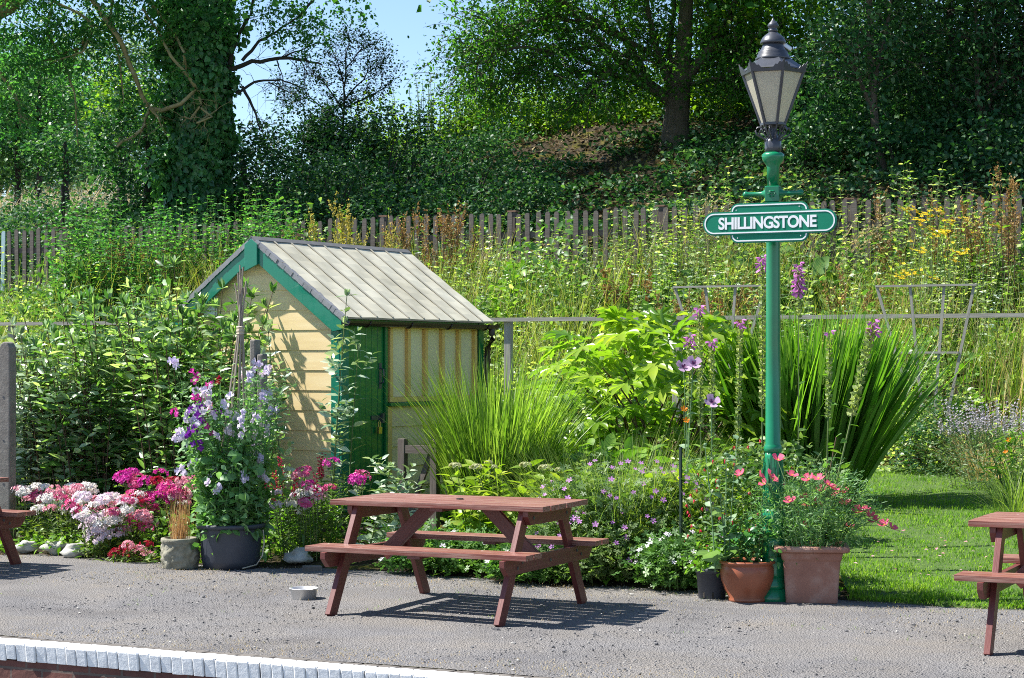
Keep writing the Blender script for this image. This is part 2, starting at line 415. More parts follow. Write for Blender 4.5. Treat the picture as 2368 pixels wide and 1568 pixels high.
def _brick():
    m, nt, b = _mat('red_brick_wall'); o = _obj(nt)
    sp = nt.nodes.new('ShaderNodeSeparateXYZ'); nt.links.new(o, sp.inputs[0])
    cb = nt.nodes.new('ShaderNodeCombineXYZ'); nt.links.new(sp.outputs[0], cb.inputs[0]); nt.links.new(sp.outputs[2], cb.inputs[1])
    t = nt.nodes.new('ShaderNodeTexBrick'); nt.links.new(cb.outputs[0], t.inputs['Vector']); t.inputs['Scale'].default_value = 1.0
    t.inputs['Brick Width'].default_value = .225; t.inputs['Row Height'].default_value = .075; t.inputs['Mortar Size'].default_value = .008
    t.inputs['Color1'].default_value = (.10, .035, .028, 1); t.inputs['Color2'].default_value = (.16, .055, .04, 1); t.inputs['Mortar'].default_value = (.13, .11, .09, 1)
    nt.links.new(_mix(nt, .35, t.outputs['Color'], _ramp(nt, [(.3, (.03, .02, .02)), (.7, (.2, .09, .07))], _noise(nt, o, 12, 5))), b.inputs['Base Color'])
    b.inputs['Roughness'].default_value = .9; _bump(nt, b, _mix(nt, .5, t.outputs['Fac'], _noise(nt, o, 30)), .7, -.01)
    return m
MT['brick'] = _brick()
MT['coping'] = surf('white_painted_brick', W_((.55, .55, .56), (.80, .80, .80), (.84, .84, .83)), 9, .65, .55, 22, .008, coord='obj')
MT['greybrick'] = surf('grey_brick', W_((.08, .07, .06), (.17, .15, .13)), 9, .9, .5, 30, .006, coord='obj')
MT['pebble'] = None
def _pebble():
    m, nt, b = _mat('gravel_chips'); gnode = nt.nodes.new('ShaderNodeNewGeometry')
    nt.links.new(_ramp(nt, [(0, (.05, .05, .055)), (.4, (.14, .135, .135)), (.88, (.22, .21, .20)), (1, (.5, .47, .42))], gnode.outputs['Random Per Island']), b.inputs['Base Color'])
    b.inputs['Roughness'].default_value = .85; return m
MT['pebble'] = _pebble()

LF = dict(
    buddleja=leafm('butterfly_bush_leaf', [(.022, .06, .014), (.055, .12, .028), (.12, .19, .07), (.28, .35, .22)], .42, .36, .7, gain=1.75),
    silver=leafm('grey_green_leaf', [(.06, .105, .05), (.13, .19, .10), (.24, .30, .20), (.40, .44, .36)], .22, .40, .6, gain=1.6),
    sweetpea=leafm('sweet_pea_leaf', [(.05, .12, .03), (.10, .20, .07), (.19, .29, .15)], .4, .45, gain=1.6),
    william=leafm('dianthus_leaf', [(.03, .07, .012), (.07, .13, .025), (.15, .19, .04)], .35, .5),
    bright=leafm('bright_green_leaf', [(.05, .12, .012), (.09, .19, .02), (.16, .26, .04)], .4, .42),
    yellowgreen=leafm('yellow_green_leaf', [(.09, .16, .012), (.17, .25, .02), (.30, .34, .05)], .4, .4),
    fatsia=leafm('fatsia_leaf', [(.07, .14, .012), (.13, .22, .022), (.22, .29, .035)], .45, .24, .8, gain=1.5),
    croco=leafm('sword_leaf', [(.035, .095, .01), (.075, .165, .016), (.14, .24, .035)], .5, .34, .5, gain=1.5),
    grass=leafm('grass_blade', [(.06, .12, .014), (.115, .19, .025), (.22, .29, .07)], .5, .42),
    finegrass=leafm('fine_grass_blade', [(.075, .13, .022), (.14, .2, .04), (.26, .30, .11)], .5, .5),
    lawn=leafm('lawn_blade', [(.045, .12, .006), (.10, .205, .015), (.22, .31, .055)], .5, .6, .15),
    drygrass=leafm('dry_grass_blade', [(.22, .16, .06), (.36, .28, .13), (.5, .42, .25)], .3, .6, .3, (1.2, 1.1, .7)),
    tan=leafm('tan_grass_blade', [(.30, .16, .06), (.42, .26, .12), (.5, .36, .2)], .3, .6, .3, (1.2, 1.0, .7)),
    geran=leafm('cranesbill_leaf', [(.045, .09, .022), (.09, .145, .045), (.17, .22, .10)], .4, .5, gain=1.6),
    cover=leafm('ground_cover_leaf', [(.04, .10, .02), (.075, .16, .035), (.12, .22, .06)], .35, .45),
    fuchsia=leafm('fuchsia_leaf', [(.025, .07, .012), (.06, .12, .02), (.12, .17, .03)], .35, .4),
    glauc=leafm('poppy_leaf', [(.085, .15, .075), (.14, .22, .12), (.21, .29, .18)], .35, .5),
    lav=leafm('lavender_leaf', [(.06, .11, .04), (.11, .17, .07), (.17, .22, .12)], .3, .5),
    weed=leafm('weed_leaf', [(.035, .085, .02), (.095, .16, .035), (.19, .25, .07), (.36, .40, .22)], .5, .4, .6, gain=1.6),
    ivy=leafm('ivy_leaf', [(.018, .075, .024), (.045, .15, .045), (.11, .25, .09)], .38, .36, .5),
    bramble=leafm('bramble_leaf', [(.010, .042, .016), (.02, .074, .026), (.045, .115, .042), (.11, .18, .095)], .35, .45, .3, gain=1.25),
    hawth=leafm('hawthorn_leaf', [(.008, .034, .016), (.017, .058, .024), (.035, .09, .032)], .35, .5, .2, gain=1.05),
    willow=leafm('tree_leaf', [(.02, .07, .014), (.042, .12, .020), (.085, .19, .03)], .52, .45, .35, gain=1.6),
    ash=leafm('ash_leaf', [(.018, .075, .022), (.036, .12, .036), (.08, .18, .055)], .5, .45, .35, gain=1.7),
    wood=leafm('woodland_leaf', [(.008, .040, .016), (.017, .068, .025), (.045, .12, .042), (.10, .18, .085)], .42, .42, .35, gain=1.4),
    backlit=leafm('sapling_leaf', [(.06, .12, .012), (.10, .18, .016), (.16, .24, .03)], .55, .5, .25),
    far=leafm('hazed_tree_leaf', [(.07, .125, .07), (.12, .18, .10), (.18, .24, .14)], .35, .5),  # haze of distance put into the paler leaf colour
    rust=leafm('dock_seed', [(.15, .085, .03), (.24, .15, .06), (.32, .22, .09)], .25, .7, .2, (1.2, 1, .7)),
    ochre=leafm('yellow_dock_seed', [(.22, .20, .04), (.33, .30, .07), (.42, .38, .12)], .3, .7, .2, (1.2, 1.1, .7)),
    stem=leafm('green_stem', [(.07, .11, .03), (.11, .15, .05)], .1, .6),
    redstem=leafm('brown_stem', [(.05, .03, .018), (.09, .055, .03)], .05, .7),
    pod=leafm('foxglove_pod', [(.13, .18, .05), (.22, .27, .09), (.32, .35, .14)], .25, .6),
)
def _lawnleaf():
    m = LF['lawn']; nt = m.node_tree; b = nt.nodes['Principled BSDF']; o = _obj(nt)
    src = b.inputs['Base Color'].links[0].from_socket
    patch = _ramp(nt, [(.30, (.62, .70, .55)), (.5, (1, 1, 1)), (.66, (1.0, 1.0, 1.0)), (.74, (1.9, 1.35, 1.8))], _noise(nt, o, 1.7, 6, .75, .5))
    c = _mix(nt, 1.0, src, patch, 'MULTIPLY'); nt.links.new(c, b.inputs['Base Color'])
_lawnleaf()
PT = dict(
    pink=petal('pink_petal', (.72, .26, .36), (.82, .50, .55)), white=petal('white_petal', (.74, .74, .70), (.85, .84, .80)),
    lilac=petal('pale_lilac_petal', (.70, .60, .70), (.82, .75, .80)), magenta=petal('magenta_petal', (.55, .015, .30), (.66, .06, .42)),
    crimson=petal('crimson_petal', (.28, .004, .02), (.42, .015, .05)), rose=petal('deep_pink_petal', (.62, .04, .22), (.74, .24, .42)),
    pea=petal('lilac_sweet_pea', (.60, .53, .76), (.80, .76, .86)), purple=petal('violet_petal', (.16, .015, .32), (.26, .04, .42)),
    red=petal('red_petal', (.50, .01, .03), (.62, .03, .08)), geran=petal('cranesbill_petal', (.42, .13, .48), (.58, .27, .62)),
    poppy=petal('coral_pink_petal', (.78, .06, .16), (.85, .18, .28)), mauve=petal('mauve_petal', (.48, .28, .50), (.62, .44, .62)),
    fox=petal('foxglove_petal', (.45, .10, .42), (.62, .25, .58)), orange=petal('orange_petal', (.8, .17, .005), (.85, .28, .01)),
    yellow=petal('yellow_petal', (.72, .5, .01), (.8, .62, .03)), lavf=petal('lavender_floret', (.42, .40, .46), (.56, .53, .60)),
    penst=petal('scarlet_bell', (.42, .006, .05), (.58, .02, .1)), heart=petal('poppy_heart', (.10, .02, .10), (.16, .04, .14)),
    cream=petal('cream_floret', (.42, .44, .22), (.55, .56, .32)),
)
# ------------------------------------------------------------------ camera, light, sky
cd = bpy.data.cameras.new('camera'); cam = bpy.data.objects.new('camera', cd); COL.objects.link(cam); SC.camera = cam
cam.location = (0, 0, HEYE); cam.rotation_euler = (PI / 2, 0, 0)
cd.sensor_width = 36; cd.lens = FPX / 1024 * 36; cd.shift_y = (363 - 339) / 1024; cd.clip_end = 2000; cd.clip_start = .1
SUN_EL = math.radians(53); sd = Vector((-.985, .17, 0)).normalized()
sv = Vector((sd.x * math.cos(SUN_EL), sd.y * math.cos(SUN_EL), math.sin(SUN_EL)))
sl = bpy.data.lights.new('sun', 'SUN'); sl.energy = 5.0; sl.angle = math.radians(.53); sl.color = (1.0, .965, .90)
so = bpy.data.objects.new('sun', sl); COL.objects.link(so); so.rotation_euler = sv.to_track_quat('Z', 'Y').to_euler(); so.location = (-8, 6, 20)
wd = bpy.data.worlds.new('World'); SC.world = wd; wd.use_nodes = True
nt = wd.node_tree; sk = nt.nodes.new('ShaderNodeTexSky'); sk.sky_type = 'NISHITA'; sk.sun_disc = False
sk.sun_elevation = SUN_EL; sk.sun_rotation = math.atan2(sd.x, sd.y) % (2 * PI); sk.air_density = .9; sk.dust_density = .1; sk.ozone_density = 3.0
nt.links.new(sk.outputs[0], nt.nodes['Background'].inputs[0]); nt.nodes['Background'].inputs[1].default_value = .09
SC.view_settings.view_transform = 'Standard'; SC.view_settings.look = 'None'; SC.view_settings.exposure = 1.22; SC.view_settings.gamma = 1
SC.render.engine = 'CYCLES'; SC.cycles.max_bounces = 7; SC.cycles.diffuse_bounces = 4; SC.cycles.glossy_bounces = 2; SC.cycles.transmission_bounces = 5
SC.cycles.use_denoising = False; SC.cycles.use_adaptive_sampling = False
try: SC.cycles.denoiser = 'OPENIMAGEDENOISE'
except Exception: pass
SC.cycles.sample_clamp_indirect = 6; SC.cycles.filter_width = 1.0
# ------------------------------------------------------------------ the setting
def structure(name, geo, mats, smooth=False):
    return tag(part(name, geo, mats, None, smooth), kind='structure')

def sheet(sv_, wv_, zf, g=None):
    g = g or Geo(); S, Wg = np.meshgrid(sv_, wv_, indexing='ij')
    Z = zf(S, Wg); X = CA * S + SA * Wg; Y = -SA * S + CA * Wg
    a, b = S.shape; V = np.stack([X, Y, Z], -1).reshape(-1, 3)
    i = np.arange(a - 1)[:, None] * b; j = np.arange(b - 1)[None]
    return g.add(V, np.stack([i + j, i + b + j, i + b + j + 1, i + j + 1], -1).reshape(-1, 4))

S_E = np.concatenate([np.linspace(-400, -60, 12)[:-1], np.arange(-60, -26, .8), np.arange(-26, 6, .22), np.linspace(6, 300, 14)])
W_E = np.concatenate([[12.8], np.arange(12.95, 45, .22), np.arange(45, 100, 1.5), np.linspace(100, 400, 10)])
def z_earth(S, Wg):
    z = zsw(S, Wg) - .02
    fine = np.sin(S * 7.3 + Wg * 3.1) * np.sin(Wg * 8.7 - S * 2.2)
    return z + fine * .03 * np.clip((Wg - 20) / 5, 0, 1) + fine * .012
structure('ground', sheet(S_E, W_E, z_earth), MT['earth'], True)
def z_platform(S, Wg): return np.sin(S * 2.1 + Wg * 1.3) * .006 + np.sin(S * .9 - Wg * 3.7) * .004 - .002
plat = structure('platform', sheet(np.concatenate([np.linspace(-60, -14, 20)[:-1], np.arange(-14, 10, .25), np.linspace(10, 60, 20)]), np.concatenate([[9.08], np.arange(9.2, 13.3, .2)]), z_platform), MT['gravel'], True)
# white painted brick coping on edge, a row of grey bricks behind it, the red brick face under it
WF, WB = 8.87, 9.02
def brick_row(w0, w1, z0, z1, pitch, s0, s1, jit, under=.014, gap=.004):
    g = Geo(); n = int((s1 - s0) / pitch)
    for i in range(n):
        a = s0 + i * pitch + rng.normal() * jit * .4; b = a + pitch - gap - abs(rng.normal()) * jit * .6
        f = w0 + rng.normal() * jit; t = z1 + rng.normal() * jit * .4; lo = z0 + rng.normal() * jit; r = .006
        chip = rng.random() < .3; ch = rng.uniform(.004, .010) if chip else 0.0
        prof = np.array([(f + under, lo), (f + under * .45, (z0 + t) / 2), (f + .001, t - .012), (f + .003 + ch * .5, t - .004 - ch * .4), (f + .011 + ch, t), (w1, t - .002)])
        m = len(prof); xs = (a, a + r, b - r, b); V = []
        for q, x in enumerate(xs):
            e = .0035 if q in (0, 3) else 0.0
            V += [(x, p[0] + (e if k < 5 else 0), p[1] - (e if k > 2 else 0)) for k, p in enumerate(prof)]
        V = np.array(V); F = [[q * m + k, (q + 1) * m + k, (q + 1) * m + k + 1, q * m + k + 1] for q in range(3) for k in range(m - 1)]
        P = np.stack([CA * V[:, 0] + SA * V[:, 1], -SA * V[:, 0] + CA * V[:, 1], V[:, 2]], -1)
        g.add(P, [np.array(F), np.array([list(range(m))[::-1], [3 * m + k for k in range(m)]])])
    return g
part('coping', brick_row(WF, WB, -.105, .0, .0725, -11, 4.5, .0022), MT['coping'], plat)
gm = Geo()
V = [PW(s, w, z) for s in (-11, 4.5) for (w, z) in ((WF + .024, -.10), (WF + .014, -.008), (WB, -.008), (WB, -.10))]
gm.add(np.array(V), np.array([[0, 1, 5, 4], [1, 2, 6, 5]])); part('coping_mortar', gm, MT['greybrick'], plat)
part('edging_row', brick_row(WB + .003, WB + .085, -.08, -.001, .112, -11, 4.5, .003), MT['greybrick'], plat)
fb = Geo(); box(fb, (-60, -.105, -1.0), (60, .15, -.107))
face = part('brick_face', fb, MT['brick'], plat); face.location = PW(0, WF + .13, 0); face.rotation_euler = (0, 0, -TH)
structure('track_ballast', sheet(np.linspace(-200, 200, 9), np.linspace(-200, WF + .1, 9), lambda S, W_: S * 0 - .98), MT['ballast'])

# lawn: a turf sheet with a lip at the gravel, and blades on it
LAWN0 = 12.93
def s_left(w): return np.interp(w, [12.9, 14.0, 15.5, 17.5, 19.0, 20.4], [-3.55, -3.95, -4.6, -5.0, -5.4, -5.6])
lw = np.concatenate([[LAWN0 - .02, LAWN0, LAWN0 + .06], np.arange(13.1, 20.6, .2)])
g = Geo(); V = []; ns = 40
for q, w in enumerate(lw):
    sl_ = s_left(w)
    for s in np.linspace(sl_, 9, ns):
        wj = w + (.04 * math.sin(s * 5) + .03 * math.sin(s * 13) if q < 3 else 0)
        z = -.01 if q == 0 else float(zsw(s, w)) + .012 + .006 * math.sin(s * 4 + w * 5)
        V.append(PW(s, wj, z))
n = len(lw); i = np.arange(n - 1)[:, None] * ns; j = np.arange(ns - 1)[None]
g.add(np.array(V), np.stack([i + j, i + j + 1, i + ns + j + 1, i + ns + j], -1).reshape(-1, 4))
structure('lawn', g, MT['lawnsoil'], True)

def stuff(name, geo, mats, label, cat, smooth=False):
    return tag(part(name, geo, mats, None, smooth), label, cat, None, 'stuff')

N = 215000
w = LAWN0 - .05 + 7.6 * rng.random(N) ** 1.5 + .03 * rng.normal(size=N); s = s_left(w) + rng.random(N) * (8.4 - s_left(w))
ok = (CA * s + SA * w) / (-SA * s + CA * w) < .36; s, w = s[ok], w[ok]
P = np.stack([CA * s + SA * w, -SA * s + CA * w, zsw(s, w) + .008], -1)
g = Geo(); tuft = .7 + .5 * np.sin(s * 9 + np.sin(w * 7)) * np.sin(w * 11) + .25 * np.sin(s * 2.3 + w * 1.7)
blades(g, P, rng.uniform(0, 2 * PI, len(P)), rng.uniform(.028, .062, len(P)) * np.clip(tuft, .5, 1.5), rng.uniform(0, .7, len(P)), rng.uniform(.1, 1, len(P)), rng.uniform(.005, .010, len(P)), 2)
stuff('grass', g, LF['lawn'], 'short mown green grass of the lawn', 'grass')

# loose chips over the gravel
def pebbles(g, P, size):
    t = (1 + 5 ** .5) / 2
    iv = _n(np.array([(-1, t, 0), (1, t, 0), (-1, -t, 0), (1, -t, 0), (0, -1, t), (0, 1, t), (0, -1, -t), (0, 1, -t), (t, 0, -1), (t, 0, 1), (-t, 0, -1), (-t, 0, 1)], float))
    fc = np.array([[0, 11, 5], [0, 5, 1], [0, 1, 7], [0, 7, 10], [0, 10, 11], [1, 5, 9], [5, 11, 4], [11, 10, 2], [10, 7, 6], [7, 1, 8], [3, 9, 4], [3, 4, 2], [3, 2, 6], [3, 6, 8], [3, 8, 9], [4, 9, 5], [2, 4, 11], [6, 2, 10], [8, 6, 7], [9, 8, 1]])
    n = len(P); R = iv[None] * (1 + .35 * rng.normal(size=(n, 12, 1)).clip(-1.5, 1.5) * .6) * rng.uniform(.6, 1.4, (n, 1, 3)) * np.array([1, 1, .6])
    a = rng.uniform(0, 2 * PI, n); c, s_ = np.cos(a)[:, None], np.sin(a)[:, None]
    V = np.stack([R[..., 0] * c - R[..., 1] * s_, R[..., 0] * s_ + R[..., 1] * c, R[..., 2]], -1) * size[:, None, None] + P[:, None]
    return g.add(V.reshape(-1, 3), ((np.arange(n) * 12)[:, None, None] + fc[None]).reshape(-1, 3))
N = 32000; s = rng.uniform(-13, 3.6, N); w = rng.uniform(9.08, 13.1, N)
sz = .0025 + .006 * rng.random(N) ** 5 + (rng.random(N) > .996) * rng.uniform(.005, .012, N)
g = pebbles(Geo(), np.stack([CA * s + SA * w, -SA * s + CA * w, sz * .25], -1), sz)
stuff('gravel', g, MT['pebble'], 'loose grey gravel chips strewn over the platform', 'gravel')
# dry tufts in the gravel
def tufts(n, s0, s1, w0, w1, per, L, sp, mat, nm, lb, wpow=1.0):
    cs = rng.uniform(s0, s1, n); cw = w0 + (w1 - w0) * rng.random(n) ** wpow
    s = np.repeat(cs, per) + rng.normal(size=n * per) * sp; w = np.repeat(cw, per) + rng.normal(size=n * per) * sp
    k = w > 9.1; s, w = s[k], w[k]
    P = np.stack([CA * s + SA * w, -SA * s + CA * w, zsw(s, w)], -1); g = Geo(); m = len(P)
    blades(g, P, rng.uniform(0, 2 * PI, m), rng.uniform(.4, 1.2, m) * L, rng.uniform(.2, 1.3, m), rng.uniform(0, 1, m), rng.uniform(.002, .0045, m), 2)
    return stuff(nm, g, mat, lb, 'grass')
tufts(900, -12, 3.6, 9.12, 9.6, 7, .018, .05, LF['drygrass'], 'dry_grass', 'dry straw coloured grass along the brick coping', 1.6)
tufts(1500, -13, 3.6, 11.0, 12.95, 7, .02, .06, LF['drygrass'], 'dry_grass', 'sparse straw coloured grass in the gravel by the flower beds', .5)
tufts(150, -13, 3.6, 9.2, 12.9, 7, .03, .03, LF['grass'], 'green_tufts_grass', 'little green grass tufts growing in the gravel', .4)
# fallen petals on the lawn
N = 46; c = gp(2130, 1290); P = np.stack([c.x + rng.normal(size=N) * .55, c.y + rng.normal(size=N) * .9, np.zeros(N)], -1); P[:, 2] = zxy(P[:, 0], P[:, 1]) + .06
P = P[P[:, 1] > 13.0]
g = Geo(); leaves(g, P, rnd3(len(P)) * [1, 1, .2], up(len(P), .3), .035, .012, KITE)
stuff('fallen_petals', g, PT['pink'], 'pink petals fallen on the lawn by the square planter', 'petals')

# ------------------------------------------------------------------ picket fence, rail fence, posts, trellises
FW, FT = 25.95, 3.86
def picket_geo(h=1.02):
    g = Geo(); hw = .037
    pr = [(-hw, 0), (hw, 0), (hw, h - .04)] + [(hw * math.cos(a), h - .04 + .04 * math.sin(a)) for a in np.linspace(.3, PI - .3, 6)] + [(-hw, h - .04)]
    return prism(g, pr, -.011, .011)
pk = picket_geo().mesh('picket', MT['fence']); pkw = picket_geo().mesh('picket', MT['paleblue'])
def fence(s0, s1, posts, label, white=None, plank=None):
    f = thing('picket_fence', label, 'fence', PW(s0, FW, FT - 1.02), -TH)
    for q, s in enumerate(np.arange(s0, s1, .155)):
        m = pk
        if white is not None and abs(s - white) < .08: m = pkw
        o = link('picket', m, f, (s - s0, 0, rng.normal() * .012)); o.rotation_euler = (0, rng.normal() * .015, 0); o.scale = (1, 1, 1)
    g = Geo()
    for z in (.68, .18): bar(g, (0, .04, z), (s1 - s0, .04, z), .055, .09, (0, 1, 0)); part('rail', g, MT['fence'], f); g = Geo()
    for s in posts:
        g = Geo(); box(g, (s - s0 - .055, .075, -.3), (s - s0 + .055, .185, 1.03), grain=2); p = part('post', g, MT['fence'], f, bevel=.006)
        g = Geo(); box(g, (s - s0 - .07, .06, 1.032), (s - s0 + .07, .2, 1.055)); part('cap', g, MT['fencetan'], p)
    if plank:
        for a, b, z in plank:
            g = Geo(); bar(g, (a - s0, .21, z), (b - s0, .21, z - .02), .02, .12, (0, 1, 0)); part('plank', g, MT['fencetan'], f)
    return f
def sw(xd, w): p = atw(xd, w); return CA * p.x - SA * p.y
fence(sw(-60, FW), sw(150, FW), [sw(145, FW)], 'short run of dark picket fence at the left edge, one picket pale blue', white=sw(12, FW))
fence(sw(290, FW), sw(2950, FW), [sw(x, FW) for x in (575, 880, 1178, 1522, 1960)], 'long dark weathered picket fence along the bank behind the station sign',
      plank=[(sw(560, FW), sw(690, FW), .86), (sw(560, FW), sw(690, FW), .70)])
RW = 21.1; RZ = 2.16
rf = thing('rail_fence', 'low weathered wooden rail fence behind the shed and sword leaves', 'fence', PW(sw(-40, RW), RW, 0), -TH)
s0 = sw(-40, RW); s1 = sw(2900, RW); g = Geo()
bar(g, (0, 0, RZ), (s1 - s0, 0, RZ - .03), .05, .046, (0, 1, 0)); part('rail', g, MT['greypale'], rf)
for x in (20, 330, 1170, 1560):
    s = sw(x, RW) - s0; g = Geo(); box(g, (s - .045, .03, .3), (s + .045, .11, RZ - .028), grain=2); part('post', g, MT['greypale'], rf, bevel=.005)

def trellis(xs_top, ytop, xs_bot, ybots, bars, w, label):
    c = atw((xs_top[0] + xs_top[-1]) / 2, w); d = c.y
    t = thing('fan_trellis', label, 'trellis', (c.x, c.y, zat(max(ybots), d)))
    o = np.array([c.x, c.y, zat(max(ybots), d)])
    Tn = np.array([CA, -SA, 0.])
    def P(x, y):
        p = pt(x, y, d); k = p[0] - c.x; return np.array([k * CA * CA * 1.1, -k * SA * CA * 1.1, p[2] - o[2]])
    for a, b, yb in zip(xs_top, xs_bot, ybots):
        g = Geo(); bar(g, P(a, ytop), P(b, yb), .03, .014, Tn); part('upright', g, MT['greypale'], t)
    for (xa, xb, y) in [(xs_top[0] - 4, xs_top[-1] + 4, ytop)] + bars:
        g = Geo(); bar(g, P(xa, y) + [0, -.018, 0], P(xb, y) + [0, -.018, 0], .02, .022, (0, 1, 0)); part('crossbar', g, MT['greypale'], t)
    return t
trellis([1552, 1628, 1702, 1775], 662, [1630, 1660, 1684, 1705], [880, 905, 905, 880], [(1600, 1730, 790)], 20.7, 'grey wooden fan trellis rising behind the glossy palmate shrub')
trellis([2024, 2103, 2183, 2252], 660, [2095, 2130, 2160, 2190], [900, 940, 960, 960], [(2062, 2215, 815)], 20.7, 'grey wooden fan trellis to the right of the sword leaved clump')

def cpost(xd, ytop, w, wid, label, split=False):
    p = atw(xd, w); h = zat(ytop, p.y) - p.z
    t = thing('concrete_post', label, 'post', p, -TH + .1); a = wid / 2
    if split:
        for s_, q in ((-1, 1.0), (1, .93)):
            g = Geo(); box(g, (s_ * .034 - .028, -.05, -.2), (s_ * .034 + .028, .05, h * q), grain=2); part('slab', g, MT['concrete'], t, bevel=.012)
        return t
    g = Geo(); prism(g, [(-a, -.2), (a, -.2), (a, h - .05), (a * .55, h - .008), (0, h), (-a * .55, h - .008), (-a, h - .05)], -a, a)
    o = part('shaft', g, MT['concrete'], t, bevel=.01)
    for z in (h * .72, h * .5, h * .28):
        g = Geo(); prism(g, [(-.15 * a + .17 * a * math.cos(q), z + .17 * a * math.sin(q)) for q in np.linspace(0, 2 * PI, 10)[:-1]], -a - .002, -a + .02); part('bolt_hole', g, MT['black'], t)
    return t
cpost(18, 790, 13.55, .108, 'pale concrete post at the left edge by the grey leaved bush')
cpost(598, 785, 13.75, .10, 'lichen grey concrete post in two slabs behind the sweet pea canes', True)
p = atw(1573, 13.1); g = Geo(); hh = zat(1033, p.y) - p.z; pp = np.array([(0, 0, -.1), (.004, 0, hh * .5), (0, 0, hh)]); tubes(g, pp, np.array([.014, .014, .013]), 6)
st = thing('plant_stake', 'thin dark green stake beside the purple cranesbill', 'stake', p); part('shaft', g, surf('dark_green_stake', W_((.01, .03, .02), (.02, .045, .03))), st)
p = atw(145, 33.0); g = Geo(); hh = zat(430, p.y) - p.z; tubes(g, np.array([(0, 0, -.1), (0, 0, hh)]), np.array([.045, .045]), 8); lathe(g, [(.045, hh), (.03, hh + .02), (.001, hh + .025)], 8)
st = thing('field_post', 'thin dark post before the pale hay field', 'post', p); part('shaft', g, MT['barkdark'], st)
p = atw(262, 38.0); st = thing('wire_fence', 'scrap of sagging wire fence by the ivy clad tree', 'fence', p); hh = zat(385, p.y) - p.z
g = Geo(); tubes(g, np.array([(.45, 0, -.1), (.45, 0, hh)]), np.array([.03, .03]), 6); part('post', g, MT['greypale'], st)
g = Geo()
for i in range(7): tubes(g, np.array([(-.75 + .2 * i, 0, hh * .25), (-.75 + .2 * i + .45, 0, hh * .85)]), np.array([.012, .012]), 3)
part('wire', g, MT['greypale'], st)

# weathered timber frame leaning on the shed
p = atw(968, 14.9); fr = thing('timber_frame', 'weathered grey timber frame by the lower shed wall', 'frame', p, -.55); hh = zat(1015, p.y) - p.z
for x in (-.17, .17): g = Geo(); box(g, (x - .035, -.03, -.05), (x + .035, .03, hh), grain=2); part('upright', g, MT['fence'], fr, bevel=.004)
for z in (hh - .09, .16): g = Geo(); bar(g, (-.133, 0, z), (.133, 0, z), .05, .07, (0, 1, 0)); part('crossbar', g, MT['fence'], fr)
g = Geo(); bar(g, (-.12, .04, .18), (.12, .04, hh - .1), .03, .05, (0, 1, 0)); part('brace', g, MT['fence'], fr)

# ------------------------------------------------------------------ shed
TS = math.radians(32)
R0 = np.array([-1.55, 17.58, .16])
shed = thing('garden_shed', 'ochre weatherboard shed with green gable boards, green door and pale roof', 'shed', R0, -TS)
SWd, SL, ZE, ZR = 1.92, 2.30, 1.90, 2.58      # width, length, height of eaves, height of ridge wall (above the floor line)
slope = (ZR - ZE) / (SWd / 2)
def xlim(z):
    if z <= ZE: return (-SWd, 0)
    k = (z - ZE) / slope; return (-SWd + k, -k)
g = Geo(); z = .10; step = .185
while z < ZR - .02:
    z1 = min(z + step, ZR - .005)
    a0, b0 = xlim(z); a1, b1 = xlim(z1)
    if ZE > z and ZE < z1 - .01: a1, b1 = xlim(z1)
    V = np.array([(a0, -.015, z), (b0, -.015, z), (b1, -.007, z1 + .004), (a1, -.007, z1 + .004), (a0, .0, z), (b0, .0, z), (b1, .0, z1), (a1, .0, z1)])
    g.add(V, np.array([[0, 1, 2, 3], [4, 5, 1, 0], [0, 3, 7, 4], [1, 5, 6, 2]]), 0, V + rng.uniform(0, 50))
    z = z1
part('gable_wall', g, MT['cream'], shed)
g = Geo(); prism(g, [(-SWd, .1), (0, .1), (0, ZE), (-SWd / 2, ZR), (-SWd, ZE)], SL - .02, SL); box(g, (-SWd, .001, .1), (-SWd + .02, SL - .021, ZE)); part('back_wall', g, MT['cream'], shed)
def ww(a, b, z0, z1, n):     # boards on the door side below the window
    g = Geo(); h = (z1 - z0) / n
    for q in range(n):
        V = np.array([(.018, a, z0 + q * h), (.018, b, z0 + q * h), (.006, b, z0 + (q + 1) * h), (.006, a, z0 + (q + 1) * h), (0, a, z0 + q * h), (0, b, z0 + q * h)])
        g.add(V, np.array([[0, 1, 2, 3], [0, 4, 5, 1]]), 0, V[:, [1, 0, 2]] + rng.uniform(0, 50))
    return g
DY0, DY1, WY0, WY1, WZ0, WZ1 = .09, .64, .71, 2.21, 1.09, 1.84
part('side_wall', ww(WY0 + .04, SL - .06, .1, WZ0 - .04, 5), MT['cream'], shed)
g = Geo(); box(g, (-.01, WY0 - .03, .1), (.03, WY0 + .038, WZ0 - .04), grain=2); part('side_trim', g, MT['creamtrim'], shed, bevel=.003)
g = Geo(); box(g, (-.05, WY0 - .0, .1), (-.001, SL - .02, WZ0 - .045)); part('lining', g, MT['barkdark'], shed)
g = Geo(); box(g, (-SWd - .03, -.05, -.35), (.045, SL + .02, .098)); part('plinth', g, MT['brick'], shed)
for (x0, x1, y0, y1, nm) in ((-.085, .012, -.052, -.028, 'corner_post'), (-SWd - .012, -SWd + .085, -.052, -.028, 'corner_post')):
    g = Geo(); box(g, (x0, y0, .1), (x1, y1, ZE + .02), grain=2); part(nm, g, MT['green'], shed, bevel=.004)
g = Geo(); box(g, (.014, -.05, .1), (.036, .06, ZE), grain=2); part('corner_post', g, MT['green'], shed, bevel=.004)
g = Geo(); box(g, (.012, SL - .058, .1), (.036, SL + .03, ZE), grain=2); part('corner_post', g, MT['doorgreen'], shed, bevel=.004)
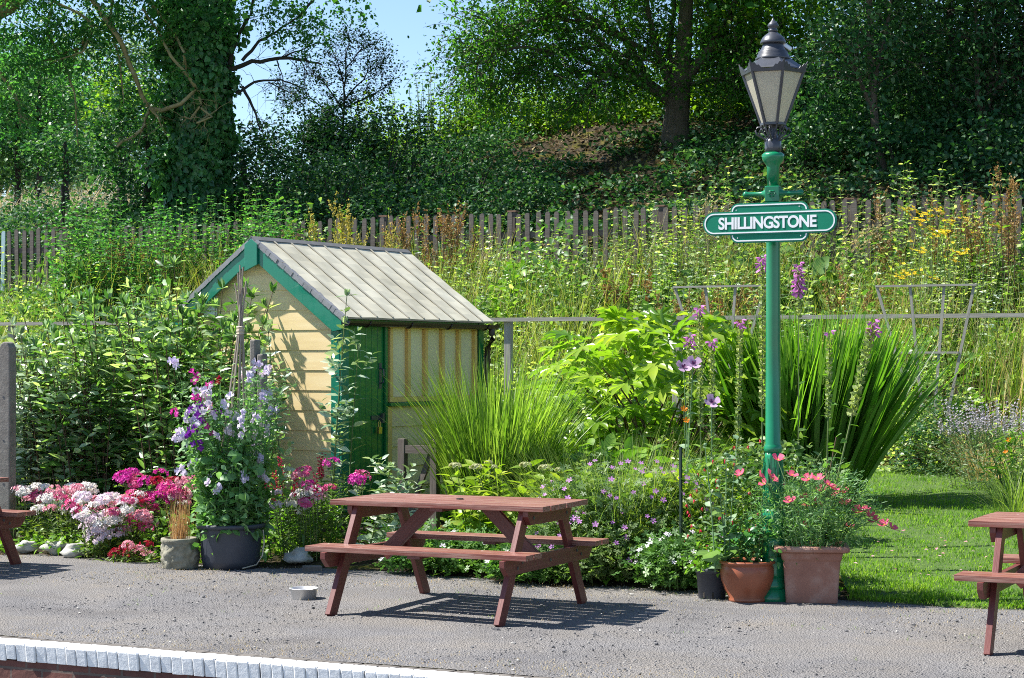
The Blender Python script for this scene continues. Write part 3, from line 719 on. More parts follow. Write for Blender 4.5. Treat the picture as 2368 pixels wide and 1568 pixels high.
# door frame and door
g = Geo(); box(g, (-.03, .062, .1), (.03, DY0 - .002, ZE - .03), grain=2); box(g, (-.03, DY1 + .002, .1), (.03, WY0 - .035, ZE - .03), grain=2); box(g, (-.03, DY0, ZE - .09), (.028, DY1, ZE - .03), grain=1)
part('door_frame', g, MT['doorgreen'], shed, bevel=.003)
dg = Geo(); nb = 6; bw = (DY1 - DY0) / nb
for q in range(nb): box(dg, (-.03, DY0 + q * bw + .002, .14), (.004, DY0 + (q + 1) * bw - .002, ZE - .093), grain=2)
door = part('door', dg, MT['doorgreen'], shed, bevel=.004)
g = Geo(); box(g, (.006, DY1 - .075, 1.22), (.012, DY1 - .035, 1.46)); tubes(g, np.array([(.012, DY1 - .055, 1.27), (.045, DY1 - .055, 1.28), (.05, DY1 - .055, 1.34), (.045, DY1 - .055, 1.40), (.012, DY1 - .055, 1.41)]), np.full(5, .008), 6)
part('handle', g, MT['black'], door)
g = Geo(); box(g, (.006, DY1 - .20, .93), (.014, DY1 - .02, .97)); box(g, (.016, DY1 - .06, .90), (.04, DY1 - .03, .99)); part('hasp', g, MT['black'], door)
g = Geo(); box(g, (.028, DY1 - .135, .80), (.052, DY1 - .085, .865)); tubes(g, np.array([(.04, DY1 - .125, .865), (.04, DY1 - .125, .91), (.04, DY1 - .11, .925), (.04, DY1 - .095, .91), (.04, DY1 - .095, .865)]), np.full(5, .005), 6)
part('padlock', g, MT['brass'], door, bevel=.004)
# window strip
wg = Geo(); t = .045; n = 5; pw_ = (WY1 - WY0 - t * 1.0) / n
box(wg, (-.02, WY0, WZ0), (.032, WY1, WZ0 + .05), grain=1); box(wg, (-.02, WY0, WZ1 - .05), (.032, WY1, WZ1), grain=1)
for q in range(n + 1):
    y = WY0 + q * pw_; box(wg, (-.02, y, WZ0 + .052), (.036, y + t, WZ1 - .052), grain=2)
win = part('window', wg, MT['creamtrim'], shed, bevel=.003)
for q in range(n):
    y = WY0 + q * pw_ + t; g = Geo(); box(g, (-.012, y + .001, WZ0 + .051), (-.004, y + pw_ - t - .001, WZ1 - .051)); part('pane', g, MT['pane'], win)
g = Geo(); box(g, (-.01, WY0 - .03, WZ0 - .038), (.065, SL - .06, WZ0 - .003), grain=1); part('window_sill', g, MT['doorgreen'], shed, bevel=.003)
g = Geo(); box(g, (-.02, WY0 - .03, WZ1 + .002), (.026, SL, ZE - .001), grain=1); part('head_board', g, MT['doorgreen'], shed)
# roof: two slopes with rolled seams, verge and ridge strips
OH = .11; EV = .10
def rp(k, y, h=0.0, side=1):        # k: metres down the slope from the ridge
    ln = math.hypot(1, slope); nx, nz = slope / ln, 1 / ln
    x = k / ln; return (-SWd / 2 + side * (x + nx * h), y, ZR + .05 - slope * x + nz * h)
KL = (SWd / 2 + EV) * math.hypot(1, slope)
roof = None
for side in (1, -1):
    g = Geo(); n1, n2 = 12, 40; V = []
    for h in (.0, -.022):
        for i in range(n1):
            for j in range(n2):
                k = KL * i / (n1 - 1); y = -OH + (SL + 2 * OH) * j / (n2 - 1)
                V.append(rp(k, y, h + (.003 * math.sin(i * 1.9 + j * .8) - .004 * math.sin(PI * i / (n1 - 1)) if h == 0 else 0), side))
    a = n1 * n2; F = []
    for i in range(n1 - 1):
        for j in range(n2 - 1):
            q = [i * n2 + j, i * n2 + j + 1, (i + 1) * n2 + j + 1, (i + 1) * n2 + j]
            F.append(q); F.append([x + a for x in q][::-1])
    for i in range(n1 - 1):
        for j in (0, n2 - 1): F.append([i * n2 + j, (i + 1) * n2 + j, (i + 1) * n2 + j + a, i * n2 + j + a])
    for j in range(n2 - 1):
        F.append([(n1 - 1) * n2 + j, (n1 - 1) * n2 + j + 1, (n1 - 1) * n2 + j + 1 + a, (n1 - 1) * n2 + j + a])
    g.add(np.array(V), np.array(F)); r = part('roof', g, MT['felt'], shed)
    sg = Geo()
    for q in range(9):
        y = .16 + q * (SL - .1) / 8.6
        bar(sg, rp(.05, y, .007, side), rp(KL - .01, y, .007, side), .024, .0045, (0, 1, 0))
    part('seam', sg, surf('roof_seam', W_((.30, .28, .22), (.42, .39, .31)), 5, .8), r)
    vg = Geo()
    for q in range(24):
        k0, k1 = KL * q / 24, KL * (q + 1) / 24; hh = .008 + abs(rng.normal()) * .002; e = -OH - .010 - abs(rng.normal()) * .003
        A = np.array([rp(k0, e, hh, side), rp(k1, e, hh, side), rp(k1, -OH + .04 + rng.normal() * .006, hh, side), rp(k0, -OH + .04 + rng.normal() * .006, hh, side), rp(k0, e, -.028 - abs(rng.normal()) * .006, side), rp(k1, e, -.035, side)])
        vg.add(A, np.array([[0, 1, 2, 3], [0, 4, 5, 1]]))
    part('verge_strip', vg, MT['feltedge'], r)
g = Geo(); prism(g, [(-.045, -.028), (0, .008), (.045, -.028), (.045, -.036), (0, .0), (-.045, -.036)], -OH - .015, SL + OH); 
o = part('ridge_strip', g, surf('dark_ridge_felt', W_((.10, .10, .10), (.19, .185, .18)), 6, .8), shed); o.location = (-SWd / 2, 0, ZR + .05 + .006)
# barge boards with a plumb cut, finial board at the apex
for side in (1, -1):
    g = Geo(); ln = math.hypot(1, slope); a = np.array(rp(.0, 0, -.024, side)); b = np.array(rp(KL - .01, 0, -.024, side)); dn = np.array([0, 0, -.165])
    poly = [(a[0], a[2]), (b[0], b[2]), (b[0], b[2] + dn[2] * .62), (b[0] - side * .10, b[2] + dn[2] * .9 + .03), (a[0], a[2] + dn[2])]
    if side < 0: poly = poly[::-1]
    prism(g, poly[::-1] if side > 0 else poly[::-1], -OH, -OH + .022); part('barge_board', g, MT['green'], shed, bevel=.002)
g = Geo(); c = -SWd / 2; zt = ZR + .035
prism(g, [(c - .075, zt - .30), (c + .075, zt - .24), (c + .075, zt - .05), (c, zt), (c - .075, zt - .05)], -OH - .024, -OH - .001); part('apex_board', g, MT['green'], shed, bevel=.003)
# gutter and downpipe
ge = rp(KL, 0, 0, 1); gx, gz = ge[0] + .03, ge[2] - .035
V = []; F = []; arc = np.linspace(PI * 1.02, 2 * PI * .99, 8)
ys = [-OH, SL + OH]
for y in ys:
    for r in (.05, .044): V += [(gx + r * math.cos(a), y, gz + r * math.sin(a)) for a in arc]
for r in range(7):
    F += [[r, r + 1, 16 + r + 1, 16 + r], [8 + r + 1, 8 + r, 24 + r, 24 + r + 1], [r, r + 8, r + 9, r + 1]]
g = Geo(); g.add(np.array(V), np.array(F))
for y in np.linspace(.2, SL - .1, 4):
    tubes(g, np.array([(gx + .054 * math.cos(a), y, gz + .054 * math.sin(a)) for a in np.linspace(PI, 2 * PI, 7)]), np.full(7, .008), 4)
gut = part('gutter', g, MT['gutter'], shed)
g = Geo(); y = SL + .03; tubes(g, np.array([(gx, y, gz - .04), (gx + .005, y, gz - .1), (gx + .0, y + .02, gz - .14), (gx - .07, y + .03, gz - .24), (gx - .075, y + .03, gz - .32), (gx - .075, y + .03, .2)]), np.full(6, .032), 10); part('downpipe', g, MT['gutter'], shed, True)
# louvred white vent on the gable
g = Geo(); vx, vz = -SWd + .38, 1.93
for q in range(4): bar(g, (vx - .07, -.036, vz + q * .045), (vx + .07, -.036, vz + q * .045), .02, .03, (0, 1, -.5))
box(g, (vx - .08, -.03, vz - .03), (vx + .08, -.022, vz + .17)); part('vent', g, MT['white'], shed)
# ------------------------------------------------------------------ picnic tables
def picnic_table(label):
    t = thing('picnic_table', label, 'picnic table', group='red stained picnic tables on the platform')
    ZT = .72
    for q in range(6):
        y = -.37 + q * .1265; g = Geo(); L = .765 + rng.normal() * .004
        box(g, (-L, y, ZT - .034), (L, y + .109, ZT)); part('tabletop_plank', g, MT['redworn_glare'], t, bevel=.0022)
    for sy in (-1, 1):
        for q in range(2):
            y0 = .425 + q * .126; a, b = (y0, y0 + .11) if sy > 0 else (-y0 - .11, -y0); L = .79 + rng.normal() * .004
            g = Geo(); box(g, (-L, a, .405), (L, b, .439)); part('seat_plank', g, MT['redworn_glare'], t, bevel=.0022)
    for sx in (-1, 1):
        x = sx * .60
        for sy in (-1, 1):
            g = Geo(); bar(g, (x, sy * .655, -.01), (x, sy * .275, .684), .09, .036, (0, 1, .55)); lg = part('leg', g, MT['redwood'], t, bevel=.0022)
        xo = x + sx * .037
        g = Geo(); prism(g, [(-.69, .404), (.69, .404), (.69, .36), (.63, .305), (-.63, .305), (-.69, .36)], -.018, .018)
        bm = part('seat_bearer', g, MT['redwood'], t, bevel=.0022); bm.location = (xo, 0, 0); bm.rotation_euler = (0, 0, PI / 2)
        g = Geo(); prism(g, [(-.345, .684), (.345, .684), (.345, .65), (.30, .595), (-.30, .595), (-.345, .65)], -.018, .018)
        tb = part('top_bearer', g, MT['redwood'], t, bevel=.0022); tb.location = (xo, 0, 0); tb.rotation_euler = (0, 0, PI / 2)
        for y, z, b in ((-.50, .345, bm), (-.43, .375, bm), (.50, .345, bm), (.43, .375, bm), (0, .35, bm), (-.26, .64, tb), (.26, .64, tb)):
            g = Geo(); lathe(g, [(.011, -.003), (.011, .003)], 10); o = part('bolt', g, MT['black'], b); o.rotation_euler = (PI / 2, 0, 0); o.location = (y, -sx * .019, z)
        g = Geo(); bar(g, (x - sx * .03, 0, .335), (sx * .20, 0, .684), .036, .09, (0, 1, 0)); part('brace', g, MT['redwood'], t, bevel=.0022)
    g = Geo(); box(g, (-.045, -.34, .664), (.045, .34, .685), grain=1); part('middle_batten', g, MT['redwood'], t)
    for sy in (-1, 1):
        g = Geo(); a, b = sorted((sy * .44, sy * .65)); box(g, (-.045, a, .386), (.045, b, .404), grain=1); part('middle_batten', g, MT['redwood'], t)
    g = Geo(); lathe(g, [(.024, ZT + .001), (.024, ZT + .008), (.012, ZT + .010)], 14); part('parasol_hole_plug', g, MT['barkdark'], t)
    return t
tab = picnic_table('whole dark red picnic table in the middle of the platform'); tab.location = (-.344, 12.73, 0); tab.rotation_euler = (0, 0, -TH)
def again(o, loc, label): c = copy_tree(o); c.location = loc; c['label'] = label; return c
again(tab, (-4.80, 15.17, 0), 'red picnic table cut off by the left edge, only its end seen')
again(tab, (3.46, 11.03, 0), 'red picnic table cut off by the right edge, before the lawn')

# ------------------------------------------------------------------ lamp post
LB = gp(1787, 1391); LB = Vector((xat(1787, 13.15), 13.15, 0.0)); QL = 13.15 / FPX * K
def zl(y): return (1391 - y) * QL
def pr(rows): return [(r * QL, zl(y)) for y, r in rows][::1]
lamp = thing('lamp_post', 'green cast iron lamp post with black six sided lantern', 'lamp post', LB)
g = Geo()
box(g, (-32 * QL, -32 * QL, -.05), (32 * QL, 32 * QL, zl(1362))); lathe(g, pr([(1362, 31), (1352, 31), (1345, 27), (1335, 28)]), 32)
lathe(g, pr([(1335, 28), (1325, 26), (1270, 26), (1262, 28), (1250, 28), (1240, 24)]), 32, flute=lambda z, a: 1 + .03 * np.sign(np.sin(a * 8)))
lathe(g, pr([(1240, 25), (1232, 27.5), (1222, 25), (1205, 25.5), (1199, 29), (1190, 29.5), (1184, 25), (1178, 24)]), 32)
part('base', g, MT['lampgreen'], lamp, True)
g = Geo(); lathe(g, pr([(1178, 23.5), (1120, 21.5), (1060, 18.5), (1047, 18)]), 48, flute=lambda z, a: 1 + .045 * np.cos(a * 12))
for i in range(8):
    a = i * PI / 4 + .2
    for yb, yt, rr in ((1175, 1085, 20), (1140, 1062, 18.5)):
        r = rr * QL * 1.08; P = np.array([(r * math.cos(a), r * math.sin(a), zl(yb)), (r * 1.03 * math.cos(a), r * 1.03 * math.sin(a), zl((yb + yt) / 2)), (r * 1.18 * math.cos(a), r * 1.18 * math.sin(a), zl(yt))])
        tubes(g, P, np.array([.005, .008, .004]), 6)
part('fluted_section', g, MT['lampgreen'], lamp, True)
g = Geo(); lathe(g, pr([(1049, 18.5), (1044, 21), (1038, 22), (1032, 19.5), (1028, 17.8), (800, 16.8), (560, 15.6), (470, 15.2)]), 40); part('shaft', g, MT['lampgreen'], lamp, True)
g = Geo(); a = 17 * QL; box(g, (-a, -a, zl(470)), (a, a, zl(433)))
blk = part('ladder_block', g, MT['lampgreen'], lamp, bevel=.006); blk.rotation_euler = (0, 0, -.30)
g = Geo()
for i in range(6):
    an = i * PI / 3; g_ = np.array([(.021 * math.cos(an), 0, zl(451) + .021 * math.sin(an))]); 
    lathe_ = Geo(); pebbles(g, np.array([(.019 * math.cos(an), -a - .003, zl(451) + .019 * math.sin(an))]), np.array([.0105]))
pebbles(g, np.array([(0, -a - .004, zl(451))]), np.array([.009])); part('rosette', g, MT['lampgreen'], blk)
g = Geo()
for sgn in (-1, 1):
    pts = [(16, 12), (19, 11), (24, 7), (30, 5.5), (58, 5), (62, 6.5), (66, 7.5), (70, 6.5), (73, 2)]
    P = np.array([(sgn * x * QL, 0, 0) for x, _ in pts]); tubes(g, P, np.array([r * QL for _, r in pts]), 14)
lb = part('ladder_bar', g, MT['lampgreen'], lamp, True); lb.location = (0, 0, zl(450)); lb.rotation_euler = (0, 0, -TH)
g = Geo(); lathe(g, pr([(433, 14.5), (390, 14.5), (384, 16), (378, 21), (371, 25), (364, 26), (359, 25), (355, 20)]), 32, flute=None); part('capital', g, MT['lampgreen'], lamp, True)
# black lantern
g = Geo(); lathe(g, pr([(355, 17.5), (345, 18.5), (330, 18.5), (326, 16), (318, 10), (300, 6), (291, 6)]), 24, flute=lambda z, a: 1 + .05 * np.cos(a * 8)); part('collar', g, MT['black'], lamp, True)
PH = math.radians(-90 + 10.5)
hexa = [PH + i * PI / 3 for i in range(6)]
g = Geo()
for a in [h + PI / 6 for h in hexa[::1]][::1]:
    rs = [(16, 330), (24, 322), (38, 315), (43, 306), (38, 298), (28, 297), (22, 303), (26, 309), (31, 306)]
    tubes(g, np.array([(r * QL * math.cos(a), r * QL * math.sin(a), zl(y)) for r, y in rs]), np.full(len(rs), .0065), 6)
    rs = [(11, 326), (20, 312), (24, 302), (26, 292)]
    tubes(g, np.array([(r * QL * math.cos(a + PI / 6), r * QL * math.sin(a + PI / 6), zl(y)) for r, y in rs]), np.full(len(rs), .006), 6)
part('scroll_bracket', g, MT['black'], lamp, True)
RT, RB, YT, YB = 71 * QL, 27.5 * QL, 172, 290
lan = Geo()
for i, a in enumerate(hexa):
    p0 = np.array([RB * math.cos(a), RB * math.sin(a), zl(YB)]); p1 = np.array([RT * math.cos(a), RT * math.sin(a), zl(YT)])
    bar(lan, p0, p1, .018, .018, (-math.sin(a), math.cos(a), 0))
    a2 = hexa[(i + 1) % 6]
    for r, y, h in ((RT, YT, .02), (RB, YB, .022)):
        e0 = np.array([r * math.cos(a), r * math.sin(a), zl(y)]); e1 = np.array([r * math.cos(a2), r * math.sin(a2), zl(y)]); bar(lan, e0, e1, .018, h, (0, 0, 1))
lant = part('lantern', lan, MT['black'], lamp, bevel=.003)
for i, a in enumerate(hexa):
    a2 = hexa[(i + 1) % 6]; k = .975; g = Geo()
    V = np.array([(RB * k * math.cos(a), RB * k * math.sin(a), zl(YB)), (RB * k * math.cos(a2), RB * k * math.sin(a2), zl(YB)), (RT * k * math.cos(a2), RT * k * math.sin(a2), zl(YT)), (RT * k * math.cos(a), RT * k * math.sin(a), zl(YT))])
    g.add(V, np.array([[0, 1, 2, 3]])); part('pane', g, MT['frost'], lant)
# crested rim, hipped roof, chimney, dome, finial
g = Geo()
for i, a in enumerate(hexa):
    a2 = hexa[(i + 1) % 6]; r0, r1 = 75 * QL, 80 * QL
    A = np.array([math.cos(a), math.sin(a), 0]); B = np.array([math.cos(a2), math.sin(a2), 0])
    ts = np.linspace(0, 1, 17); hs = [26, 17, 20, 13, 14, 8, 6, 5, 5, 5, 6, 8, 14, 13, 20, 17, 26]
    bt = np.array([(A * (1 - t) + B * t) * r0 + [0, 0, zl(174)] for t in ts]); tp = np.array([(A * (1 - t) + B * t) * (r0 + (r1 - r0) * h / 20) + [0, 0, zl(174 - h)] for t, h in zip(ts, hs)])
    inn = bt * [.97, .97, 1]; int_ = tp * [.975, .975, 1]; n = 17
    F = [[j, j + 1, n + j + 1, n + j] for j in range(16)] + [[2 * n + j + 1, 2 * n + j, 3 * n + j, 3 * n + j + 1] for j in range(16)] + [[n + j, n + j + 1, 3 * n + j + 1, 3 * n + j] for j in range(16)]
    g.add(np.concatenate([bt, tp, inn, int_]), np.array(F))
part('crest', g, MT['black'], lant)
g = Geo(); lathe(g, [(74 * QL, zl(166)), (72 * QL, zl(163)), (42 * QL, zl(140)), (36 * QL, zl(137))], 6, phase=PH); part('hood', g, MT['black'], lant)
g = Geo(); lathe(g, pr([(142, 40), (137, 41), (134, 37), (130, 37.5), (127, 34), (123, 34.5), (120, 31), (114, 27), (108, 24), (104, 24)]), 32)
lathe(g, pr([(104, 29), (101, 30), (97, 28.5), (90, 25), (84, 19), (79, 12), (75, 8)]), 32)
part('chimney', g, MT['black'], lant, True)
g = Geo(); lathe(g, pr([(77, 9), (74, 11), (71, 10), (68, 8), (65, 12), (61, 13), (56, 10), (51, 5), (46, 2), (43, .5)]), 20); part('finial', g, MT['black'], lant, True)
g = Geo(); bar(g, (22 * QL, 0, zl(104)), (42 * QL, -.01, zl(118)), .03, .03, (0, 1, 0)); part('photocell', g, MT['steel'], lant, bevel=.006)

# ------------------------------------------------------------------ station sign
SGc = Vector((xat(1786, 13.03), 13.02, zat(516, 13.03)))
sign = thing('station_sign', 'green station name board with white lettering fixed on the lamp post', 'sign', (SGc.x - SA * .075, SGc.y - CA * .075, SGc.z), -TH)
def stadium(w, h, r, n=12):
    pts = []
    for cx, cz, a0 in ((w / 2 - r, h / 2 - r, 0), (-w / 2 + r, h / 2 - r, PI / 2), (-w / 2 + r, -h / 2 + r, PI), (w / 2 - r, -h / 2 + r, 1.5 * PI)):
        pts += [(cx + r * math.cos(a0 + PI / 2 * i / n), cz + r * math.sin(a0 + PI / 2 * i / n)) for i in range(n + 1)]
    return pts
def ring(g, w, h, r, ins, th, y0, y1):
    A = stadium(w - 2 * ins, h - 2 * ins, r - ins); B = stadium(w - 2 * ins - 2 * th, h - 2 * ins - 2 * th, r - ins - th); n = len(A)
    V = [(x, y, z) for y in (y0, y1) for P in (A, B) for x, z in P]
    F = []
    for i in range(n):
        j = (i + 1) % n
        F += [[i, j, n + j, n + i], [2 * n + i, 3 * n + i, 3 * n + j, 2 * n + j], [i, 2 * n + i, 2 * n + j, j], [n + i, n + j, 3 * n + j, 3 * n + i]]
    g.add(np.array(V), np.array(F))
MW, MH, BW, BH, BR = .93, .158, .545, .268, .055
g = Geo(); prism(g, stadium(BW, BH, BR), -.008, .004); part('back_board', g, MT['signgreen'], sign)
g = Geo(); prism(g, stadium(MW, MH, MH / 2 - .0005), -.014, .006); part('name_board', g, MT['signgreen'], sign)
g = Geo(); ring(g, BW, BH, BR, .010, .009, -.0105, -.0075); ring(g, MW, MH, MH / 2 - .0005, .010, .009, -.0165, -.0135); part('border', g, MT['white'], sign)
tc = bpy.data.curves.new('lettering', 'FONT'); tc.body = 'SHILLINGSTONE'; tc.size = .125; tc.extrude = .0012; tc.offset = .0034; tc.align_x = 'CENTER'; tc.align_y = 'CENTER'; tc.space_character = .93
to = bpy.data.objects.new('tmp', tc); COL.objects.link(to); bpy.context.view_layer.update()
me = bpy.data.meshes.new_from_object(to.evaluated_get(bpy.context.evaluated_depsgraph_get())); bpy.data.objects.remove(to); me.name = 'lettering'; me.materials.clear(); me.materials.append(MT['white'])
co = np.empty(len(me.vertices) * 3, np.float32); me.vertices.foreach_get('co', co); co = co.reshape(-1, 3)
kx = .685 / np.ptp(co[:, 0]); kz = .083 / np.ptp(co[:, 1]); co[:, 0] -= (co[:, 0].max() + co[:, 0].min()) / 2; co[:, 1] -= (co[:, 1].max() + co[:, 1].min()) / 2
co[:, 0] *= kx; co[:, 1] *= kz; me.vertices.foreach_set('co', co.ravel()); me.update()
lt = link('lettering', me, sign, (-.012, -.0155, 0)); lt.rotation_euler = (PI / 2, 0, 0)
g = Geo(); P = []
for x, z in ((-.23, .088), (.21, .1), (-.22, -.1), (.22, -.095)): P.append((x, -.010, z))
for p_ in P:
    gg = Geo(); lathe(gg, [(.005, 0), (.004, .003)], 8); o = part('screw', gg, MT['steel'], sign); o.location = p_; o.rotation_euler = (PI / 2, 0, 0)
g = Geo(); box(g, (-.06, .0065, -.10), (.06, .02, -.075)); box(g, (-.06, .0065, .075), (.06, .02, .10)); part('bracket', g, MT['lampgreen'], sign)

# ------------------------------------------------------------------ pots, bowl, stones
def soil_disc(r, z): g = Geo(); return lathe(g, [(r, z), (r * .6, z + .015), (.01, z + .02)], 24, cap=False)
def round_pot(name, label, cat, p, prof, mat, soil, smooth=True, n=40):
    t = thing(name, label, cat, p); g = Geo(); lathe(g, prof, n, cap=False); g.add(np.array([(0, 0, prof[0][1])]), np.zeros((0, 3), int))
    part('pot_wall', g, mat, t, smooth); part('soil', soil_disc(*soil), MT['soil'], t, True); return t
TUB = gp(533, 1318); TUB.y += .22; TUB.x -= .03; TUB.z = .0
tub = round_pot('plant_tub', 'large black plastic tub holding the sweet peas', 'tub', TUB, [(.20, 0), (.215, .0), (.23, .06), (.248, .30), (.25, .315), (.272, .318), (.276, .345), (.262, .352), (.25, .345), (.24, .25)], MT['tub'], (.25, .31))
g = Geo(); tubes(g, np.array([(.262, -.05, .30), (.275, -.08, .2), (.262, -.10, .1), (.22, -.12, .03), (.12, -.20, .01)]), np.full(5, .006), 5); part('rope_handle', g, MT['twine'], tub, True)
SPT = gp(410, 1316); SPT.y += .13; SPT.z = 0
g = Geo(); n, k = 56, 20; V = []
for i in range(k):
    z = .235 * i / (k - 1)
    for j in range(n):
        a = j * 2 * PI / n; r = .138 + .012 * math.sin(PI * i / (k - 1)); rough_ = mnoise.noise((math.cos(a) * 3.2, math.sin(a) * 3.2, z * 24)) + .6 * mnoise.noise((math.cos(a) * 8, math.sin(a) * 8, z * 55 + 5))
        r += .017 * rough_ * (.2 if i > k - 4 else 1) + (.012 if i >= k - 3 else 0); V.append((r * math.cos(a), r * math.sin(a), z))
for rr, z in ((.125, .237), (.118, .20)): V += [(rr * math.cos(j * 2 * PI / n), rr * math.sin(j * 2 * PI / n), z) for j in range(n)]
F = [[i * n + j, i * n + (j + 1) % n, (i + 1) * n + (j + 1) % n, (i + 1) * n + j] for i in range(k + 1) for j in range(n)]
g.add(np.array(V), np.array(F)); sp = thing('stone_planter', 'small rough carved stone pot with dry grass', 'planter', SPT); part('pot_wall', g, MT['stone'], sp, True); part('soil', soil_disc(.12, .21), MT['soil'], sp)
RPT = gp(1733, 1396); RPT.y += .14; RPT.z = 0
rp_ = round_pot('terracotta_pot', 'round glossy terracotta pot between the black pot and the square planter', 'pot', RPT,
    [(.115, 0), (.128, .004), (.13, .02), (.125, .03), (.155, .085), (.178, .15), (.184, .2), (.18, .24), (.172, .255), (.19, .262), (.194, .272), (.186, .282), (.172, .278), (.165, .25)], MT['terra'], (.17, .255))
BPT = gp(1650, 1388); BPT.y += .12; BPT.z = 0
bp_ = round_pot('nursery_pot', 'small black plastic nursery pot left of the round terracotta pot', 'pot', BPT, [(.088, 0), (.092, .004), (.108, .175), (.114, .176), (.118, .212), (.108, .214), (.104, .18)], MT['tub'], (.105, .185))
for a in (-2.3, -1.6, -.9):
    g = Geo(); prism(g, [(-.007, .008), (.007, .008), (.007, .05), (-.007, .05)], -.002, .002); o = part('drain_slot', g, MT['barkdark'], bp_); o.location = (.0945 * math.cos(a), .0945 * math.sin(a), 0); o.rotation_euler = (0, 0, a + PI / 2)
SQT = gp(1885, 1397); SQT.y += .2; SQT.z = 0
sq = thing('square_planter', 'large square weathered terracotta planter of pink poppies', 'planter', SQT, -.12)
def sqring(g, rows):
    V = []; m = 0
    for h, z in rows:
        r = h * .10; P = stadium(2 * h, 2 * h, r, 3); m = len(P); V += [(x, y, z) for x, y in P]
    F = [[i * m + j, i * m + (j + 1) % m, (i + 1) * m + (j + 1) % m, (i + 1) * m + j] for i in range(len(rows) - 1) for j in range(m)]
    return g.add(np.array(V), np.array(F))
g = sqring(Geo(), [(.165, 0), (.172, .004), (.184, .20), (.192, .285), (.20, .30), (.208, .34)]); part('pot_wall', g, MT['terra2'], sq, bevel=.004)
g = sqring(Geo(), [(.208, .341), (.247, .352), (.252, .37), (.247, .385), (.215, .39), (.205, .34)]); part('rim', g, MT['terra2'], sq, bevel=.004)
g = Geo(); box(g, (-.2, -.2, .34), (.2, .2, .36)); part('soil', g, MT['soil'], sq)
BWL = gp(700, 1388); BWL.z = 0; BWL.y += .07
bw = thing('dog_bowl', 'shiny steel pet bowl on the gravel left of the middle table', 'bowl', BWL)
g = Geo(); lathe(g, [(.078, 0), (.082, .004), (.094, .07), (.101, .073), (.101, .077), (.092, .076), (.08, .01), (.01, .008)], 40, cap=False); part('bowl_wall', g, MT['steel'], bw, True)
def stone(xd, yd, r, mat, label, flat=.7):
    p = gp(xd, yd); g = Geo(); n = 14; V = []; sd_ = rng.uniform(0, 50)
    for i in range(n + 1):
        for j in range(n):
            th, ph = PI * i / n, 2 * PI * j / n; d = Vector((math.sin(th) * math.cos(ph), math.sin(th) * math.sin(ph), math.cos(th)))
            k = 1 + .5 * mnoise.noise(d * 1.3 + Vector((sd_, 0, 0))) + .2 * mnoise.noise(d * 3 + Vector((sd_, 5, 0))); V.append((d.x * r * k * 1.2, d.y * r * k, d.z * r * k * flat + r * flat * .6))
    g.add(np.array(V), np.array([[i * n + j, i * n + (j + 1) % n, (i + 1) * n + (j + 1) % n, (i + 1) * n + j] for i in range(n) for j in range(n)]))
    o = link('edging_stone', g.mesh('edging_stone', mat, True), None, p); return tag(o, label, 'stone', 'stones edging the flower bed')
stone(172, 1285, .10, MT['whitestone'], 'larger whitewashed stone below the pink and white flowers')
stone(125, 1275, .08, MT['whitestone'], 'whitewashed stone under yellow green leaves by the left table')
stone(62, 1272, .07, MT['whitestone'], 'whitewashed stone close behind the left table leg')
stone(690, 1298, .09, MT['whitestone'], 'white stone half hidden between the tub and the middle table')
p = gp(722, 1318); g = Geo(); box(g, (-.07, -.05, -.03), (.07, .05, .035)); o = link('loose_brick', g.mesh('loose_brick', MT['greybrick']), None, p, .3, .006); tag(o, 'grey brick lying at the bed edge beneath the red bells', 'brick')
# ------------------------------------------------------------------ garden plants
def base_pts(n, rx, ry=None):
    a = rng.uniform(0, 2 * PI, n); r = np.sqrt(rng.random(n)); return np.stack([np.cos(a) * r * rx, np.sin(a) * r * (ry or rx), np.full(n, -.02)], -1)
def plant(name, label, cat, loc, group=None, rz=0.0): return thing(name, label, cat, loc, rz, group)
def fl_mesh(name, tm, r, mat, heart=None, hr=.3):
    g = Geo(); leaves(g, np.zeros((1, 3)), np.array([[1., 0, 0]]), np.array([[0, 0, 1.]]), r, r, tm)
    mats = [mat]
    if heart: leaves(g, np.array([[0, 0, r * .12]]), np.array([[1., 0, 0]]), np.array([[0, 0, 1.]]), r * hr, r * hr, CUP4, 1); mats.append(heart)
    return g.mesh(name, mats)
def aim(o, d, spin=None):
    o.rotation_euler = (Vector(d).to_track_quat('Z', 'Y') @ Matrix.Rotation(rng.uniform(0, 6) if spin is None else spin, 3, 'Z').to_quaternion()).to_euler()

# -- tall butterfly bushes on the left
def buddleia(label, loc, n, rx, ry, h, mat, L, W, flops=0, seed=0, pairs=15, side=4):
    t = plant('butterfly_bush', label, 'shrub', loc, 'butterfly bushes before the shed')
    B = base_pts(n, rx * .75, ry * .75); az = np.arctan2(B[:, 1], B[:, 0]) + rng.normal(size=n) * .5; rr = np.hypot(B[:, 0] / rx, B[:, 1] / ry)
    Ls = h * rng.uniform(.72, 1.0, n) * (1 - .22 * rr)
    C = paths(B, az, Ls, .02 + .12 * rr, rng.uniform(.0, .3, n), 8)
    g = Geo(); tubes(g, C, np.linspace(.008, .003, 9), 4); part('stem', g, LF['redstem'], t)
    f = Geo(); leafy(f, C, pairs, L, W, LANCE, .12, .25, True, .35)
    # side shoots
    for q in range(side):
        fr = rng.uniform(.25, .92, n); ii = np.minimum((fr * 8).astype(int), 7); P = C[np.arange(n), ii]
        D = paths(P, rng.uniform(0, 2 * PI, n), h * .18 * rng.uniform(.6, 1.4, n), rng.uniform(.5, 1.0, n), -.3, 4)
        leafy(f, D, 5, L * .8, W * .8, LANCE, .2, .4, True, .4)
    # furled tips
    tip = C[:, -1]; k = 7
    leaves(f, np.repeat(tip, k, 0), up(n * k, .5), rnd3(n * k), L * .55, W * .6, LANCE)
    part('foliage', f, mat, t)
    return t
D_ = atw
